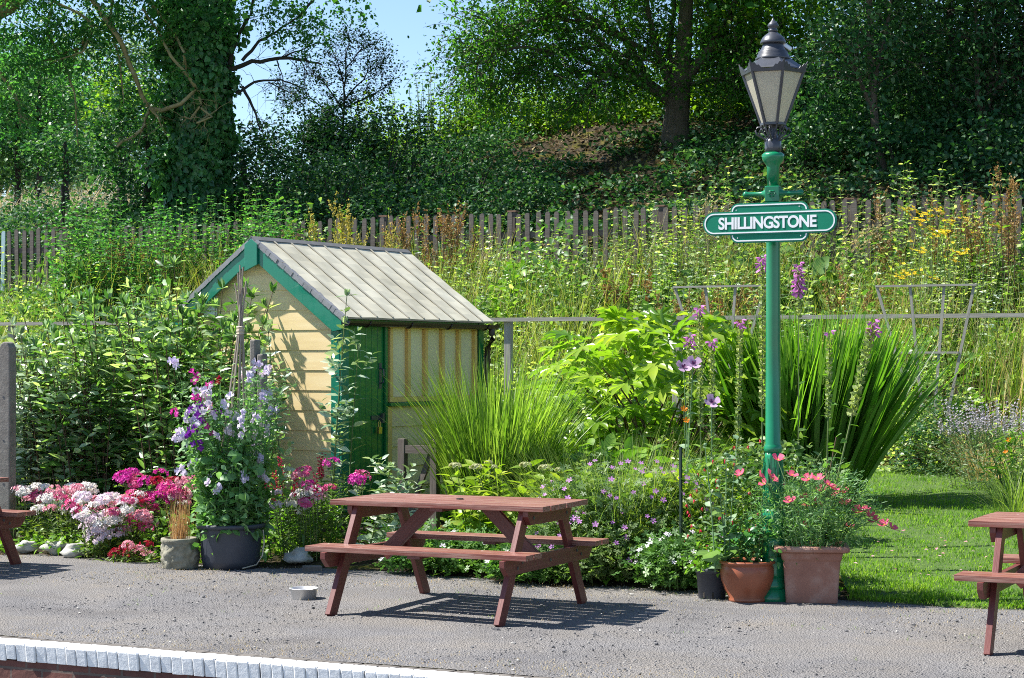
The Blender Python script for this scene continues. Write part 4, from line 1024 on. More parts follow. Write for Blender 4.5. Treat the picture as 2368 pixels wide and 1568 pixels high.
buddleia('broad grey green leaved bush at the left edge behind the concrete post', atw(95, 14.6), 100, 1.0, .7, 2.0, LF['silver'], .17, .028, pairs=13)
buddleia('tall dark green butterfly bush filling the bed left of the shed', atw(285, 14.7), 80, .85, .7, 2.35, LF['buddleja'], .20, .034, pairs=13)
buddleia('taller leafy butterfly bush standing across the left half of the shed gable', atw(455, 14.6), 46, .62, .5, 2.5, LF['buddleja'], .20, .034, pairs=13)
def tallstem(label, xd, w, ytop, n, sp, lean, az0):
    p = atw(xd, w); h = zat(ytop, p.y) - p.z
    t = plant('butterfly_bush', label, 'shrub', p, 'butterfly bushes before the shed')
    B = base_pts(n, sp); az = az0 + rng.normal(size=n) * .5; C = paths(B, az, h * np.linspace(1.02, .8, n), lean, .05, 8)
    g = Geo(); tubes(g, C, np.linspace(.009, .003, 9), 5); part('stem', g, LF['stem'], t)
    f = Geo(); leafy(f, C, 15, .20, .040, LANCE, .1, .2, True, .5)
    for q in range(5):
        fr = rng.uniform(.3, .92, n); P = C[np.arange(n), (fr * 8).astype(int)]
        D = paths(P, rng.uniform(0, 2 * PI, n), .22, .8, -.3, 4); tubes(g, D, np.linspace(.004, .002, 5), 3); leafy(f, D, 5, .13, .026, LANCE, .3, .4, True, .4)
    tip = C[:, -1]; leaves(f, np.repeat(tip, 12, 0), up(n * 12, .5), rnd3(n * 12), .07, .014, LANCE)
    part('foliage', f, LF['silver'], t)
tallstem('lone grey leaved shoots rising before the shed corner post', 775, 14.0, 690, 3, .10, .04, 0.3)
tallstem('thin shoots before the bare boards between post and shed corner', 660, 14.1, 770, 5, .28, .06, 2.6)
tallstem('low grey leaved shoot in front of the green shed door', 880, 13.6, 1075, 3, .12, .25, 0.2)

# -- dianthus clumps with domed flower heads, one head a part
def dome_geo(r, n=34):
    g = Geo(); d = rnd3(n * 3); d = d[d[:, 2] > -.05][:n]; P = d * np.array([r, r, r * .55]) * rng.uniform(.8, 1.12, (len(d), 1)) + np.array([rng.normal(), rng.normal(), 0]) * r * .15
    leaves(g, P, np.cross(d, rnd3(len(d))), d + rnd3(len(d)) * .25, r * .33, r * .33, FRILL); return g
HEADS = {}
for nm in ('pink', 'white', 'lilac', 'magenta', 'crimson', 'rose'):
    HEADS[nm] = [dome_geo(.052, k).mesh('flower_head', PT[nm]) for k in (14, 22, 30, 34)]
def dianthus(label, xd, yb, cols, n, rx, h0, h1, ry=.16, lean=.22):
    p = gp(xd, yb); p.y += .18; p.z = float(zxy(p.x, p.y))
    t = plant('dianthus', label, 'flower plant', p, 'dianthus clumps along the bed edge')
    B = base_pts(n, rx * .8, ry); az = np.arctan2(B[:, 1], B[:, 0]) + rng.normal(size=n) * .6
    H = rng.uniform(h0, h1, n); C = paths(B, az, H, .05, rng.uniform(0, lean * 2, n), 5)
    g = Geo(); tubes(g, C, np.linspace(.004, .0025, 6), 4); part('stem', g, LF['stem'], t)
    f = Geo(); leafy(f, C, 7, .075, .009, LANCE, .1, .35, True, .2)
    m = n * 9; B2 = base_pts(m, rx * 1.05, ry * 1.2); foliage(f, B2 + [0, 0, 1] * rng.uniform(.02, h0 * .75, (m, 1)), .085, .010, LANCE, droop=-.2)
    part('foliage', f, LF['william'], t)
    for i in range(n):
        o = link('flower_head', HEADS[cols[i % len(cols)]][i * 7 % 4], t, C[i, -1] + [0, 0, .0]); v = C[i, -1] - C[i, -2]; v = v / np.linalg.norm(v); aim(o, v + np.array([0, -.35, .5])); o.scale = [rng.uniform(.9, 1.45)] * 3
    return t
dianthus('white dianthus between the grey post and the pink clump', 95, 1255, ['white'], 16, .26, .26, .48)
dianthus('few pink dianthus heads right behind the left table', 22, 1250, ['pink', 'rose'], 7, .22, .30, .50)
dianthus('soft pink domed dianthus clump next to the white one', 165, 1270, ['pink', 'pink', 'white', 'pink', 'rose'], 22, .24, .32, .52)
dianthus('dense pale lilac dianthus spilling low over the bed edge', 235, 1290, ['lilac', 'lilac', 'white'], 34, .24, .16, .50, .22)
dianthus('mixed crimson and pink dianthus right of the pale lilac clump', 285, 1285, ['rose', 'pink', 'pink', 'white', 'rose'], 24, .20, .20, .52)
dianthus('tall vivid magenta dianthus heads above the other clumps', 335, 1260, ['magenta', 'magenta', 'rose'], 9, .26, .40, .66, .14)
dianthus('dark crimson dianthus just left of the stone pot', 375, 1270, ['crimson', 'rose', 'magenta'], 12, .20, .30, .58)
dianthus('bright pink dianthus crowding the tub above the stone pot', 432, 1262, ['rose', 'pink', 'magenta', 'white'], 16, .20, .34, .60)
dianthus('low dark red dianthus dropping onto the gravel', 300, 1305, ['crimson', 'pink'], 8, .26, .06, .18, .08)
dianthus('white dianthus low among the red bells left of the middle table', 665, 1300, ['white', 'lilac'], 9, .22, .34, .56)
dianthus('pink dianthus heads beneath the red bells by the shed door', 745, 1296, ['rose', 'pink', 'magenta'], 13, .34, .45, .78)

# -- sweet peas on a wigwam of canes
cn = thing('cane_wigwam', 'wigwam of grey bamboo canes tied near the top in the tub', 'plant support', TUB)
zt = zat(765, TUB.y); ztop = zat(592, TUB.y); tx = xat(556, TUB.y) - TUB.x
for i in range(9):
    a = i * 2 * PI / 9 + .2; b = np.array([.17 * math.cos(a), .17 * math.sin(a), .28]); m = np.array([tx + .018 * math.cos(a), .018 * math.sin(a), zt]); e = m + (m - b) / np.linalg.norm(m - b) * (ztop - zt) * rng.uniform(.55, 1.0); e[:2] = m[:2] + np.array([.035 * math.cos(a + 2.8), .035 * math.sin(a + 2.8)]) + rng.normal(size=2) * .014
    Pth = np.array([b, (b + m) / 2, m, e]); g = Geo(); tubes(g, Pth, np.array([.0085, .008, .0075, .0065]), 6); part('cane', g, MT['cane'], cn)
g = Geo()
for z in np.linspace(-.02, .035, 6): tubes(g, np.array([(tx + .029 * math.cos(a), .029 * math.sin(a), zt + z + .003 * math.sin(a)) for a in np.linspace(0, 2 * PI, 11)]), np.full(11, .005), 4)
part('tie', g, MT['twine'], cn)
pea = plant('sweet_pea', 'tangle of lilac and purple sweet peas climbing out of the black tub', 'climber', TUB)
n = 150; B = base_pts(n, .24); B[:, 2] = .30
az = np.arctan2(B[:, 1], B[:, 0]) + rng.normal(size=n) * .7; C = paths(B, az, rng.uniform(.6, 1.36, n), rng.uniform(0, .16, n), rng.uniform(-.1, .5, n), 9)
wob = np.cumsum(rng.normal(size=C.shape) * .012, 1); C = C + wob
g = Geo(); tubes(g, C, np.linspace(.003, .0016, 10), 3); part('stem', g, LF['sweetpea'], pea)
f = Geo(); leafy(f, C, 14, .075, .023, LANCE, .0, .35, True, .5, jit=.6)
n2 = 1500; idx = rng.integers(0, n, n2); P = C[idx, rng.integers(0, 7, n2)] + rng.normal(size=(n2, 3)) * .06; foliage(f, P, .085, .03, LANCE)
part('foliage', f, LF['sweetpea'], pea)
tg = Geo(); n3 = 620; P = C[rng.integers(0, n, n3), rng.integers(5, 10, n3)] + rng.normal(size=(n3, 3)) * .03
tubes(tg, paths(P, rng.uniform(0, 6.3, n3), rng.uniform(.05, .13, n3), rng.uniform(.2, 1.4, n3), rng.uniform(-2, 2, n3), 4), np.full(5, .0013), 3); part('tendril', tg, LF['sweetpea'], pea)  # fine tendrils curling off the sweet pea stems
def peabloom(m):
    g = Geo()
    for k in range(3):
        c = np.array([rng.normal() * .016, rng.normal() * .012, k * .02]); d = _n(np.array([rng.normal(), rng.normal(), .2]))
        leaves(g, c[None], np.array([[0, 0, 1.]]) + rnd3(1) * .3, d[None], .024, .024, _flower(4, .35, .6))
        leaves(g, c[None], np.array([[0, 0, 1.]]) + rnd3(1) * .6, rnd3(1), .018, .018, CUP4)
    return g.mesh('flower', PT[m])
PB = {k: [peabloom(k) for _ in range(3)] for k in ('pea', 'lilac', 'purple', 'magenta', 'crimson')}
for i in range(86):
    j = int(rng.integers(0, n)); q = C[j, int(rng.integers(5, 10))] + rng.normal(size=3) * .03
    xr = q[0]; kk = 'pea'
    if xr < -.10 and q[2] > 1.05 and rng.random() < .65: kk = ('purple', 'magenta', 'crimson', 'lilac')[int(rng.integers(0, 4))]
    elif rng.random() < .25: kk = 'lilac'
    elif xr < -.2 and rng.random() < .3: kk = 'purple'
    q = q + np.array([0, -.09, .03]); o = link('flower', PB[kk][i % 3], pea, q); o.rotation_euler = (rng.normal() * .3, rng.normal() * .3, rng.uniform(0, 6)); o.scale = [rng.uniform(1.0, 1.6)] * 3

# -- dry grass in the stone pot
dg_ = plant('dry_grass_tuft', 'tuft of tan dead grass in the carved stone pot', 'grass', (SPT.x, SPT.y, .21))
g = Geo(); n = 170; blades(g, base_pts(n, .075) , rng.uniform(0, 6.3, n), rng.uniform(.16, .44, n), rng.uniform(0, .16, n), rng.uniform(0, .45, n), .0045, 4); part('blades', g, LF['tan'], dg_)

# -- scarlet bells
p = gp(735, 1290); p.y += .35; p.z = float(zxy(p.x, p.y))
pn = plant('scarlet_bell_plant', 'bushy plant of scarlet hanging bells left of the middle table', 'flower plant', p)
n = 46; B = base_pts(n, .42, .25); C = paths(B, np.arctan2(B[:, 1], B[:, 0]), rng.uniform(.35, .82, n), .03, rng.uniform(.05, .4, n), 6)
g = Geo(); tubes(g, C, np.linspace(.004, .002, 7), 3); part('stem', g, LF['stem'], pn)
f = Geo(); leafy(f, C, 12, .075, .010, LANCE, .05, .4, True, .3); foliage(f, base_pts(700, .5, .3) + [0, 0, 1] * rng.uniform(.03, .45, (700, 1)), .07, .009, LANCE, droop=-.1); part('foliage', f, LF['bright'], pn)
def spike(tm, mat, h, nf, r, name='flower_spike', droop=-.7):
    g = Geo(); z = np.linspace(0, h, nf); a = np.arange(nf) * 2.4; P = np.stack([np.cos(a) * r * .4, np.sin(a) * r * .4, z], -1)
    ax = np.stack([np.cos(a), np.sin(a), np.full(nf, droop)], -1)
    leaves(g, P, np.cross(ax, rnd3(nf)), ax, r * np.linspace(1, .6, nf), r * np.linspace(1, .6, nf), tm); return g.mesh(name, mat)
SPK = [spike(BELL, PT['penst'], .19, 18, .017) for _ in range(2)]
top = np.argsort(-C[:, -1, 2])[:26:3]
for i, j in enumerate(top): o = link('flower_spike', SPK[i % 2], pn, C[j, -1] + [0, -.03, -.16]); o.rotation_euler = (rng.normal() * .15, rng.normal() * .15, i)

# -- grasses
def clump(label, xd, w, yt, n, r, mat, wd, bend, lean=.25, name='grass_clump', k=6, hmin=.5, cat='grass', grp=None, pw=1.6, roll=.5):
    p = atw(xd, w); h = (zat(yt, p.y) - p.z)
    t = plant(name, label, cat, p, grp); g = Geo(); B = base_pts(n, r); az = np.arctan2(B[:, 1], B[:, 0]) + rng.normal(size=n) * .35
    blades(g, B, az, h * rng.uniform(hmin, 1.12, n), np.abs(rng.normal(size=n)) * lean, rng.uniform(bend[0], bend[1], n), wd * rng.uniform(.7, 1.2, n), k, roll=roll, pw=pw)
    part('blades', g, mat, t); return t
clump('large clump of broad bright grass in front of the shed window', 1150, 14.9, 825, 1800, .34, LF['grass'], .022, (.05, .85), .12)
clump('fine pale green grass clump between the broad grass and the lamp post', 1420, 13.9, 965, 1900, .66, LF['finegrass'], .005, (.2, 1.3), .26)
clump('small arching grass clump at the right edge beside the lavender', 2350, 17.3, 985, 190, .18, LF['finegrass'], .007, (.6, 1.7), .3)
clump('tan seeding grass tuft beneath the right fan trellis', 2270, 19.8, 860, 160, .2, LF['drygrass'], .01, (.8, 1.9), .3)
# sword leaves
p = atw(1868, 17.6); h = zat(722, p.y) - p.z
cr = plant('sword_leaf_clump', 'big fan of upright dark green sword leaves behind the lamp post', 'perennial', p)
g = Geo(); n = 1300; B = base_pts(n, .42, .34); rr = np.abs(B[:, 0]) / .42
az = np.where(rng.random(n) < .75, np.where(B[:, 0] + .03 * rng.normal(size=n) > 0, 0, PI), rng.uniform(0, 6.3, n)) + rng.normal(size=n) * .5
blades(g, B, az, h * rng.uniform(.8, 1.08, n), .02 + (rr * .5 + .5 * rng.random(n)) * rng.uniform(.1, .8, n), rng.uniform(-.05, .3, n), rng.uniform(.034, .055, n), 6, roll=.7, pw=3)
part('blades', g, LF['croco'], cr)
g = Geo(); B = base_pts(70, .5, .4); blades(g, B, rng.uniform(0, 6.3, 70), rng.uniform(.3, .6, 70), .8, .9, .02, 4); part('dead_blades', g, LF['drygrass'], cr)

# -- glossy palmate shrub
p = atw(1515, 17.0)
ft = plant('palmate_shrub', 'glossy yellow green shrub with big palmate leaves right of the shed', 'shrub', p)
hT = zat(700, p.y) - p.z
Pc, dr = clumpy((0, 0, hT * .5), (1.12, .8, hT * .5), 230, 1, .06, .75); k = Pc[:, 2] > .25; Pc, dr = Pc[k], dr[k]
f = Geo(); D = dr * [1, 1, .15] + rnd3(len(Pc)) * .35; D[:, 2] -= .25; leaves(f, Pc, D, up(len(Pc), .35) + dr * .5, rng.uniform(.20, .32, len(Pc)), rng.uniform(.20, .32, len(Pc)), PALM)
P2, d2 = clumpy((0, 0, hT * .45), (.95, .65, hT * .4), 110, 1, .06, .2); k = P2[:, 2] > .15; P2, d2 = P2[k], d2[k]; leaves(f, P2, d2 + rnd3(len(P2)) * .4, up(len(P2), .4), .24, .24, PALM)
part('foliage', f, LF['fatsia'], ft)
g = Geo(); n = 26; tubes(g, paths(base_pts(n, .3), rng.uniform(0, 6.3, n), hT * rng.uniform(.5, .85, n), .1, .7, 6), np.linspace(.016, .006, 7), 5); part('stem', g, LF['redstem'], ft)

# -- foxgloves
FB = fl_mesh('floret', BELL, .03, PT['fox'])
def foxglove(label, xd, w, yt, bloom, lean=.0, az=0.0, dead=.5, z0=None, base=None, big=1.0):
    p = Vector(base) if base is not None else atw(xd, w)
    if z0 is not None: p.z = z0
    h = zat(yt, p.y) - p.z; t = plant('foxglove', label, 'flower plant', p, 'foxglove spires')
    C = paths(np.zeros((1, 3)), az, h / math.cos(lean), lean, 0.0, 10); g = Geo(); tubes(g, C, np.linspace(.009, .003, 11), 6); part('stem', g, LF['stem'], t)
    pg = Geo(); n = int(h * dead * 110); ts = np.linspace(1 - dead, .97, n); a = np.arange(n) * 2.4
    ii = ts * 10; i0 = np.minimum(ii.astype(int), 9); P = C[0, i0] + (C[0, i0 + 1] - C[0, i0]) * (ii - i0)[:, None]
    out = np.stack([np.cos(a), np.sin(a), np.full(n, .55)], -1); leaves(pg, P, out, rnd3(n), .036 * big, .014 * big, LANCE); leaves(pg, P + out * .008, out, rnd3(n), .03 * big, .014 * big, KITE); part('seed_pods', pg, LF['pod'], t)
    f = Geo(); m = 16; leafy(f, C, m, .15, .032, LANCE, .02, .2, False, .75); part('foliage', f, LF['bright'], t)
    for i in range(bloom):
        q = C[0, -1] + np.array([0, 0, .02 - i * .017]); a = i * 2.4; o = link('floret', FB, t, q + np.array([math.cos(a), math.sin(a), 0]) * .012); aim(o, (math.cos(a), math.sin(a) - .4, -.6)); o.scale = [.8 + .04 * i] * 3
    return t
foxglove('tall spent foxglove with a pink tip just left of the lamp post', 1762, 13.7, 596, 7, .0, 0, .48)
foxglove('foxglove with long purple flower spike right of the sign', 1846, 16.0, 612, 16, .0, 0, .2)
foxglove('short pink tipped foxglove in front of the palmate shrub', 1590, 14.6, 780, 6, .02, 1, .4)
foxglove('slim foxglove with pale pink tip before the palmate shrub', 1622, 14.8, 712, 5, .02, 2, .5)
foxglove('pale tipped foxglove spire between two others at the shrub edge', 1650, 14.4, 790, 4, .02, 4, .45)
foxglove('spent foxglove spire between the palmate shrub and lamp post', 1700, 14.2, 745, 4, .02, 0, .55)
foxglove('thin bare foxglove spire in front of the sword leaves', 1908, 14.9, 770, 2, .02, 0, .4)
sb = (SQT.x + .08, SQT.y + .05, .36); dxl = xat(2022, SQT.y) - sb[0]; foxglove('thick leaning spent foxglove growing out of the square planter', 0, 0, 745, 7, math.atan2(dxl, zat(745, SQT.y) - .36), 0.0, .42, base=sb, big=1.35)

# -- purple cranesbill and other cover with flowers as parts
GF = [fl_mesh('flower', FLAT5, .022, PT['geran']) for _ in range(2)]; WFm = [fl_mesh('flower', FLAT5, .022, PT['white']), fl_mesh('flower', FLAT5, .02, PT['lilac'])]
def mound(name, label, xd, w, rx, ry, h, mat, nl, L, W, tm, flowers=0, fm=None, cat='flower plant', nst=30, fz=.55, grp=None, lift=.05, nup=.6, cl=26):
    p = atw(xd, w); t = plant(name, label, cat, p, grp)
    P, d = clumpy((0, 0, h * .4), (rx, ry, h * .6), max(20, nl // cl), cl, .075, .4); k = P[:, 2] > .01; P, d = P[k], d[k]
    f = Geo(); foliage(f, P, L, W, tm, d * .4, .1, nup=nup); part('foliage', f, mat, t)
    g = Geo(); B = base_pts(nst, rx * .8, ry * .8); tubes(g, paths(B, np.arctan2(B[:, 1], B[:, 0]), h * rng.uniform(.6, 1.05, nst), .1, .5, 5), np.linspace(.004, .002, 6), 3); part('stem', g, LF['stem'], t)
    c = 0
    while c < flowers:
        d = rnd3(1)[0]
        if d[2] < -.55 or d[1] > .45: continue
        rz_ = h * .6 * rng.uniform(.9, 1.12); q = np.array([d[0] * rx * 1.02, d[1] * ry * 1.02, h * .4 + d[2] * rz_])
        if q[2] < .05: continue
        o = link('flower', fm[c % len(fm)], t, q + [0, -lift, lift * .6]); aim(o, (d[0] * .5, -.55 + d[1] * .4, .75)); o.scale = [rng.uniform(.75, 1.25)] * 3; c += 1
    return t
mound('cranesbill', 'billowing grey green cranesbill with small purple flowers behind the table', 1440, 13.45, .72, .42, .80, LF['geran'], 7800, .036, .018, LOBED, 98, GF)
mound('cranesbill', 'low purple cranesbill drift right of the table back leg', 1385, 13.15, .42, .26, .46, LF['geran'], 3000, .036, .018, LOBED, 22, GF)
mound('white_cranesbill', 'leafy cranesbill with white and pale pink flowers beside the black pots', 1590, 13.05, .38, .22, .36, LF['cover'], 2600, .034, .02, LOBED, 26, WFm)
mound('leafy_ground_cover', 'low mat of lobed green leaves beneath the middle table seat', 1060, 13.25, .62, .28, .24, LF['cover'], 3400, .042, .03, LOBED, 8, [WFm[1]], 'ground cover', nst=10)
mound('leafy_ground_cover', 'low green leaf mat right of the table front leg', 1250, 13.05, .42, .22, .22, LF['cover'], 2200, .04, .026, LOBED, 5, [WFm[1]], 'ground cover', nst=10)
# broad leaved plant with cream heads
p = atw(1195, 13.75); hy = plant('broad_leaf_perennial', 'bright leafy perennial with cream flower heads behind the table top', 'perennial', p)
n = 40; B = base_pts(n, .58, .3); C = paths(B, np.arctan2(B[:, 1], B[:, 0]), rng.uniform(.45, .78, n), .05, rng.uniform(.05, .4, n), 6); g = Geo(); tubes(g, C, np.linspace(.006, .003, 7), 4); part('stem', g, LF['stem'], hy)
f = Geo(); leafy(f, C, 10, .17, .034, LANCE, .1, .35, True, .25); part('foliage', f, LF['yellowgreen'], hy)
CH = [dome_geo(.05, 40).mesh('flower_head', PT['cream'])]
for j in np.argsort(-C[:, -1, 2])[:9]: o = link('flower_head', CH[0], hy, C[j, -1] + [0, 0, .01]); o.scale = [rng.uniform(.6, 1)] * 3
mound('variegated_shrub', 'pale yellow leaved shrub behind the thin green stake', 1612, 13.7, .32, .24, .72, LF['yellowgreen'], 900, .085, .03, LANCE, 0, None, 'shrub', cl=10)
# large leaf plants mid bed
mound('comfrey_plant', 'leafy green plant between the palmate shrub and the fine grass', 1380, 15.5, .7, .45, .75, LF['bright'], 900, .16, .045, LANCE, 0, None, 'perennial', cl=10)
mound('leafy_perennial', 'mass of mixed green leaves at the foot of the foxgloves', 1620, 14.3, .65, .45, .72, LF['cover'], 2600, .08, .026, LANCE, 0, None, 'perennial', cl=16)
mound('leafy_perennial', 'tall green leaves behind the broad grass by the rail post', 1150, 15.8, .5, .4, 1.0, LF['bright'], 900, .13, .035, LANCE, 0, None, 'perennial', cl=10)
mound('leafy_perennial', 'loose leafy growth between lamp post and sword leaves', 1770, 15.0, .6, .4, .85, LF['geran'], 2400, .075, .022, LANCE, 0, None, 'perennial', cl=16)
# fuchsia with hanging red drops
DR = [spike(BELL, PT['red'], .025, 1, .011, 'flower', -1.6)]
fu = mound('fuchsia', 'green fuchsia with hanging red flowers around the foot of the lamp post', 1735, 13.15, .46, .32, 1.0, LF['fuchsia'], 3600, .042, .014, LANCE, 76, DR, 'shrub', nst=40, lift=.03)
for o in fu.children:
    if o.name.startswith('flower'): o.rotation_euler = (0, 0, rng.uniform(0, 6)); o.scale = (1, 1, 1.6)
# lavender, small shrubs at the right end of the lawn
lv = mound('lavender', 'grey lavender bush in flower at the right edge of the lawn', 2310, 19.2, .62, .4, .62, LF['lav'], 2600, .05, .006, KITE, 0, None, 'shrub', nst=20, nup=.1)
g = Geo(); n = 150; B = base_pts(n, .6, .4) + [0, 0, .4]; az = np.arctan2(B[:, 1], B[:, 0]); C = paths(B, az, rng.uniform(.25, .5, n), .12, .2, 4); tubes(g, C, np.full(5, .002), 3); part('flower_stems', g, LF['stem'], lv)
g = Geo(); 
for t_ in np.linspace(.6, 1, 6): P = C[:, 2] + (C[:, 4] - C[:, 2]) * (t_ * 2 - 1); leaves(g, P, rnd3(n), up(n), .013, .013, CUP4)
part('flower_spikes', g, PT['lavf'], lv)
mound('small_leaf_shrub', 'small leaved dark shrub between the sword leaves and lavender', 2185, 20.3, .55, .35, .8, LF['bramble'], 3400, .035, .013, KITE, 0, None, 'shrub')
mound('small_leaf_shrub', 'leafy bush under the right fan trellis', 2130, 20.9, .45, .3, 1.25, LF['weed'], 2200, .05, .018, LANCE, 0, None, 'shrub')
og = mound('day_lily', 'plant with rusty orange flowers at the right edge above the lawn', 2362, 18.3, .22, .2, .75, LF['bright'], 300, .12, .01, LANCE, 2, [fl_mesh('flower', CUP4, .028, PT['orange'])], 'flower plant')
# orange and mauve single flowers
def poppyplant(label, xd, w, tops, fm, mat, nl, L, W, name='opium_poppy', sc=1.0, pods=0):
    p = atw(xd, w); t = plant(name, label, 'flower plant', p, 'single stemmed poppies'); f = Geo()
    for (x, y) in tops:
        q = np.array([xat(x, p.y) - p.x, rng.normal() * .05, zat(y, p.y) - p.z]); b = np.array([q[0] * .5 + rng.normal() * .05, 0, 0]); C = np.array([b, b * .7 + q * .3 + [.01, 0, .03], b * .3 + q * .7, q])
        g = Geo(); tubes(g, C, np.array([.006, .005, .004, .003]), 5); part('stem', g, LF['glauc'], t); leafy(f, np.array([np.linspace(b, q, 9)]), nl, L, W, LANCE, .05, .3, False, .6)
        o = link('flower', fm, t, q); aim(o, (.1, -.75, .55)); o.scale = [sc] * 3
    part('foliage', f, mat, t); return t
PM = fl_mesh('flower', _flower(4, .5, .66), .065, PT['mauve'], PT['heart'], .32)
poppyplant('mauve poppy with dark heart above the orange flowers', 1650, 13.9, [(1648, 932)], PM, LF['glauc'], 14, .16, .05)
poppyplant('pair of pale mauve poppies beside the foxglove spires', 1585, 14.3, [(1580, 850), (1602, 842)], PM, LF['glauc'], 12, .14, .04)
OM = fl_mesh('flower', FRILL, .03, PT['orange'])
poppyplant('two small orange flowers among the green left of the mauve poppy', 1583, 14.0, [(1580, 946), (1585, 972)], OM, LF['bright'], 8, .09, .02, 'marigold')
# glaucous poppy in the round pot
pp = plant('glaucous_poppy', 'blue green poppy plant with seed heads leaning over the round pot', 'flower plant', (RPT.x - .16, RPT.y + .02, .2))
g = Geo(); f = Geo(); n = 5; B = np.zeros((n, 3)) + rng.normal(size=(n, 3)) * [.03, .03, 0]; az = np.array([2.6, 1.4, 3.3, .6, 2.0]); C = paths(B, az, [.85, .78, .6, .9, .5], .05, .08, 8); tubes(g, C, np.linspace(.006, .003, 9), 5); part('stem', g, LF['glauc'], pp)
leafy(f, C, 13, .15, .045, LANCE, .05, .3, False, .55); leaves(f, B[:3] + [0, 0, .06], np.array([[-.3, -.8, .5], [.4, -.7, .6], [-.9, -.2, .5]]), up(3), .24, .07, LANCE); part('foliage', f, LF['glauc'], pp)
for j in range(3): gg = Geo(); pebbles(gg, np.array([[0, 0, .012]]), np.array([.017])); o = part('seed_head', gg, LF['glauc'], pp); o.location = C[j, -1]; o.scale = (1, 1, 1.5)
ev = mound('dark_leaf_seedling', 'small dark glossy plant in the round terracotta pot', 1750, 13.0, .13, .11, .34, LF['ivy'], 260, .045, .014, LANCE, 0, None, 'plant', nst=8); ev.location = (RPT.x + .07, RPT.y, .27)
ev = mound('seedling', 'pale green seedlings in the black nursery pot', 1650, 13.1, .11, .1, .16, LF['bright'], 200, .04, .014, LANCE, 0, None, 'plant', nst=8); ev.location = (BPT.x, BPT.y, .19)
# pink poppies in the square planter
pk_ = plant('pink_poppies', 'wide spray of coral pink poppies over feathery leaves in the square planter', 'flower plant', (SQT.x, SQT.y, .36))
CPm = [fl_mesh('flower', _flower(4, c, .66), .046, PT['poppy'], PT['yellow'], .2) for c in (.5, .75)]
spots = [(1757, 1100), (1712, 1098), (1778, 1098), (1798, 1065), (1786, 1110), (1768, 1120), (1805, 1120), (1785, 1140), (1826, 1160), (1780, 1182), (1830, 1100), (1870, 1110), (1892, 1108), (1900, 1135), (1925, 1130), (1862, 1152), (1858, 1170), (1885, 1165), (1912, 1120), (1948, 1140), (1952, 1165), (1985, 1185), (2000, 1180), (2012, 1195), (2022, 1205), (2045, 1215), (2062, 1222), (1858, 1215), (1962, 1220), (1935, 1145)]
g = Geo(); f = Geo()
for i, (x, y) in enumerate(spots):
    d = SQT.y + rng.uniform(-.25, .12); q = np.array([xat(x, d) - SQT.x, d - SQT.y, zat(y, d) - .36]); b = np.array([np.clip(q[0] * .45, -.17, .17), np.clip(q[1], -.15, .15), 0.])
    m = b * .35 + q * .65 + np.array([0, 0, .05 + abs(q[0]) * .12]); C = np.array([b, b * .6 + m * .4 + [0, 0, .05], m, q * .92 + m * .08, q]); tubes(g, C, np.array([.004, .004, .003, .0025, .0025]), 4)
    o = link('flower', CPm[i % 2], pk_, q); aim(o, (rng.normal() * .5, -.45, .9)); o.scale = [rng.uniform(.72, 1.05)] * 3
    n = 22; tq = rng.uniform(0, .75, n)[:, None]; P = b + (m - b) * tq + rng.normal(size=(n, 3)) * .05; foliage(f, P, .055, .004, KITE, droop=-.2)
P, d = clumpy((0, 0, .25), (.46, .3, .33), 190, 30, .055, .2); k = P[:, 2] > -.02; foliage(f, P[k], .05, .0035, KITE, d[k] * .3, -.2, nup=.1)
n = 60; tubes(g, paths(rng.uniform(-.25, .25, (n, 3)) * [1, .7, .6] + [0, 0, .25], rng.uniform(0, 6.3, n), rng.uniform(.1, .28, n), .3, rng.uniform(0, 1.2, n), 4), np.full(5, .002), 3)
part('stem', g, LF['sweetpea'], pk_); part('foliage', f, LF['sweetpea'], pk_)
lf = plant('broad_leaf_seedling', 'tall broad leaved shoot behind the pink poppies in the square planter', 'plant', (SQT.x + .1, SQT.y + .08, .36))
C = paths(base_pts(3, .06), [.3, .8, 5.8], [.78, .62, .45], .12, .1, 8); g = Geo(); tubes(g, C, np.linspace(.007, .004, 9), 5); part('stem', g, LF['redstem'], lf); f = Geo(); leafy(f, C, 11, .14, .036, LANCE, .05, .3, False, .45); part('foliage', f, LF['cover'], lf)

# -- ground cover of the beds: nobody could count it
def scatter(name, label, cat, s0, s1, w0, w1, n, h, L, W, mat, tm=KITE, keep=None, cl=14, sg=.07, nup=.6, droop=.0):
    m = n // cl; s = rng.uniform(s0, s1, m); w = rng.uniform(w0, w1, m)
    if keep is not None: k = keep(s, w); s, w = s[k], w[k]
    X, Y = CA * s + SA * w, -SA * s + CA * w; v = np.abs(X / Y) < .37; s, w, X, Y = s[v], w[v], X[v], Y[v]
    hh = h * rng.uniform(.25, 1.15, len(s)) * np.clip(.75 + .5 * np.sin(s * 1.6 + w * .8) + .35 * np.sin(s * .8 - w * 2.3 + 1), .15, 1.7); C = np.stack([X, Y, zsw(s, w)], -1)
    P = np.repeat(C, cl, 0) + rng.normal(size=(len(s) * cl, 3)) * [sg, sg, 0]; P[:, 2] += np.repeat(hh, cl) * rng.uniform(0, 1, len(P))
    g = Geo(); foliage(g, P, L, W, tm, None, droop, nup=nup); return stuff(name, g, mat, label, cat)
bare = lambda s, w: ~((s > s_left(w) - .1)) & ~((s > -4.9 - (w - 13) * .3) & (s < -3.9) & (w > 16)) & ~((np.abs(CA * s + SA * w + 1.35 + (-SA * s + CA * w - 15.3) * .12) < .42) & (-SA * s + CA * w < 17.3) & (-SA * s + CA * w > 13.6)) 
scatter('garden_undergrowth', 'low mixed green leaves covering the soil of the beds', 'ground cover', -16, -3.6, 13.0, 16.5, 26000, .22, .055, .018, LF['bright'], LANCE, bare)
